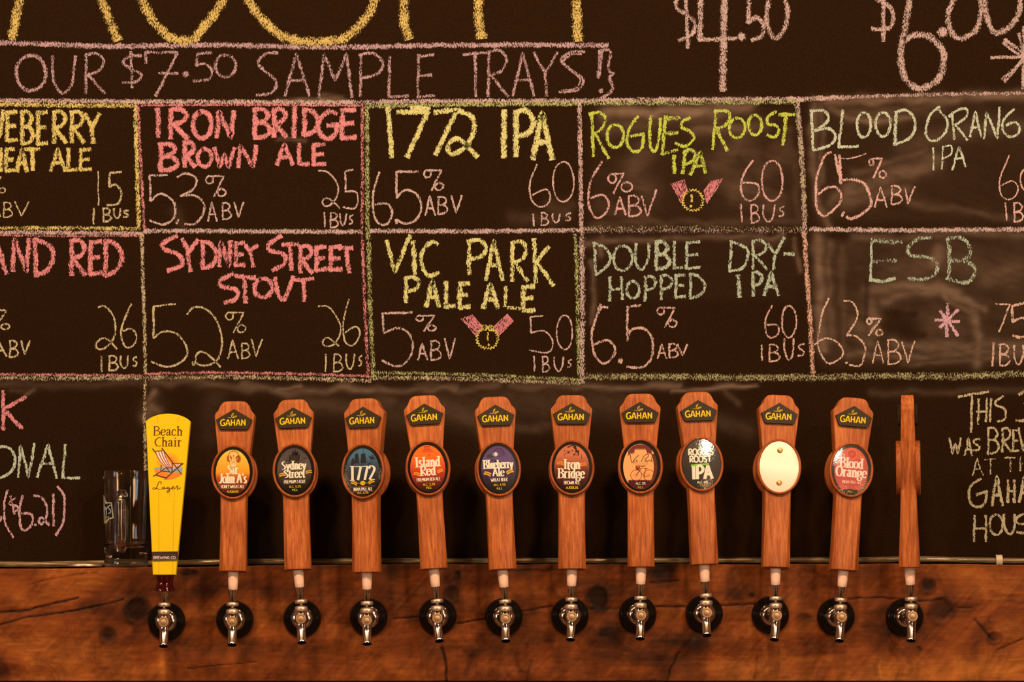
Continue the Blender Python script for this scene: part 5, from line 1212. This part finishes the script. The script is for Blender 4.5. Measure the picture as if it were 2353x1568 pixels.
# grooves between the painted planks
for a in ((Q(262,-20,262,115)), (Q(655,-20,648,120)), (Q(290,1390,300,2980)), (Q(580,1390,560,2980)), (Q(500,1380,498,1500)), (Q(450,560,462,620))): pr.line(a, .8, (232,140,12))
pr.mb = mb
def qs(spec, wd, col, sm=False): pr.line(Q(*spec), wd, col, smooth=sm)
x0 = 196; 
text(pr, 'Beach', *( ((q(465,0)[0]), q(0,338)[1]) ), 20.6, 64.5, BR, wd=2.9, thin=1.1)
text(pr, 'Chair', q(465,0)[0], q(0,545)[1], 20.6, 61, BR, wd=2.9, thin=1.1)
# sunset glow, sea, deck chair
for i, (sx_, col) in enumerate(((230,(255,170,20)),(195,(255,158,24)),(160,(255,146,28)),(125,(255,130,32)))): pr.ell(*q(470,870), sx_*kk, sx_*kk*.95, col, seg=28)
pr.poly(Q(200,950,735,945,735,1050,600,1040,500,1060,330,1000,200,975), (150,160,140))
pr.poly(Q(200,1000,260,985,340,1010,480,1075,620,1042,730,1052,690,1110,560,1165,430,1180,380,1175,400,1150,260,1100), (255,122,40))
pr.poly(Q(215,640,375,640,420,740,500,870,550,930,480,975,400,950,320,860,250,740), (255,206,160))
for o_ in (0,58,112,158): qs((225+o_,645, 262+o_*.95,740, 330+o_*.85,850, 420+o_*.6,940, 480+o_*.3,965), 2.0, (176,50,40), True)
pr.poly(Q(590,880,740,870,660,955,560,970), (255,196,150))
for o_ in (0,40,80): qs((620+o_,880,590+o_*.9,960), 1.6, (176,50,40))
DB = (110,48,30)
for s_, w_ in (((165,590,225,665),2.4),((340,575,560,870),2.7),((560,870,725,1085),2.4),((750,868,625,970,415,1165),3.0),((545,840,535,1060),2.6),((335,900,325,1030),2.2),((180,1120,320,1030,430,950),2.2),((430,950,500,1045),2.2),((325,1015,520,1040),2.2),((240,1095,430,1150),2.6),((225,640,360,632),2.0),((560,875,745,868),2.0)): qs(s_, w_, DB)
# script Lager
for s_ in ((325,1262,338,1232,312,1216,282,1240,262,1300,240,1345,205,1364,176,1352,190,1334,232,1342,285,1360,330,1366), (395,1320,365,1325,350,1350,375,1360,400,1325,405,1355,435,1345), (470,1315,445,1330,455,1355,485,1330,490,1390,465,1425,445,1405,500,1360,540,1345), (530,1345,575,1330,560,1310,535,1335,560,1360,610,1340), (610,1335,645,1295,650,1325,640,1360,665,1360,705,1330)):
    pr.line(Q(*s_), 1.7, BR, thin=1.0, smooth=True)
pd = mb.build('handle', M['paint']); bake(pd.data); pd.parent = root; pd['label'] = 'bright yellow paddle with brown lettering and a deck chair picture'
tl = Matrix.Rotation(math.radians(-3), 4, 'X')
pd.matrix_local = Matrix.Translation(foot-base) @ tl
bm_ = MB(); bw = [(-29,52.5),(31,54),(30.5,34),(-27.5,32.5)]
v = [(x, y, z) for y in (-15.2,-11.5) for x, z in bw]
bm_.add(v, [(0,3,2,1),(0,1,5,4),(1,2,6,5),(2,3,7,6),(3,0,4,7)], alb((62,34,26)))
pr = Print(-15.2); pr.mb = bm_
for (x0_, x1_, z0_) in ((-28.5,30.5,52.6),(-27,29.5,33.6)): pr.line([(x0_,z0_),(x1_,z0_+.9)], 1.2, (120,84,60))
text(pr, 'BREWING CO.', 1.5, 36.5, 6.2, 53, (220,170,140), wd=1.5, thin=1.3, serif=False)
for i in range(22): pr.line([(-24+i*2.4,46.2),(-24+i*2.4+1.2,47.8)], .7, (110,74,54))
o = bm_.build('name_band', M['plaque']); bake(o.data); o.parent = pd; o['label'] = 'dark brown band with small pale lettering'
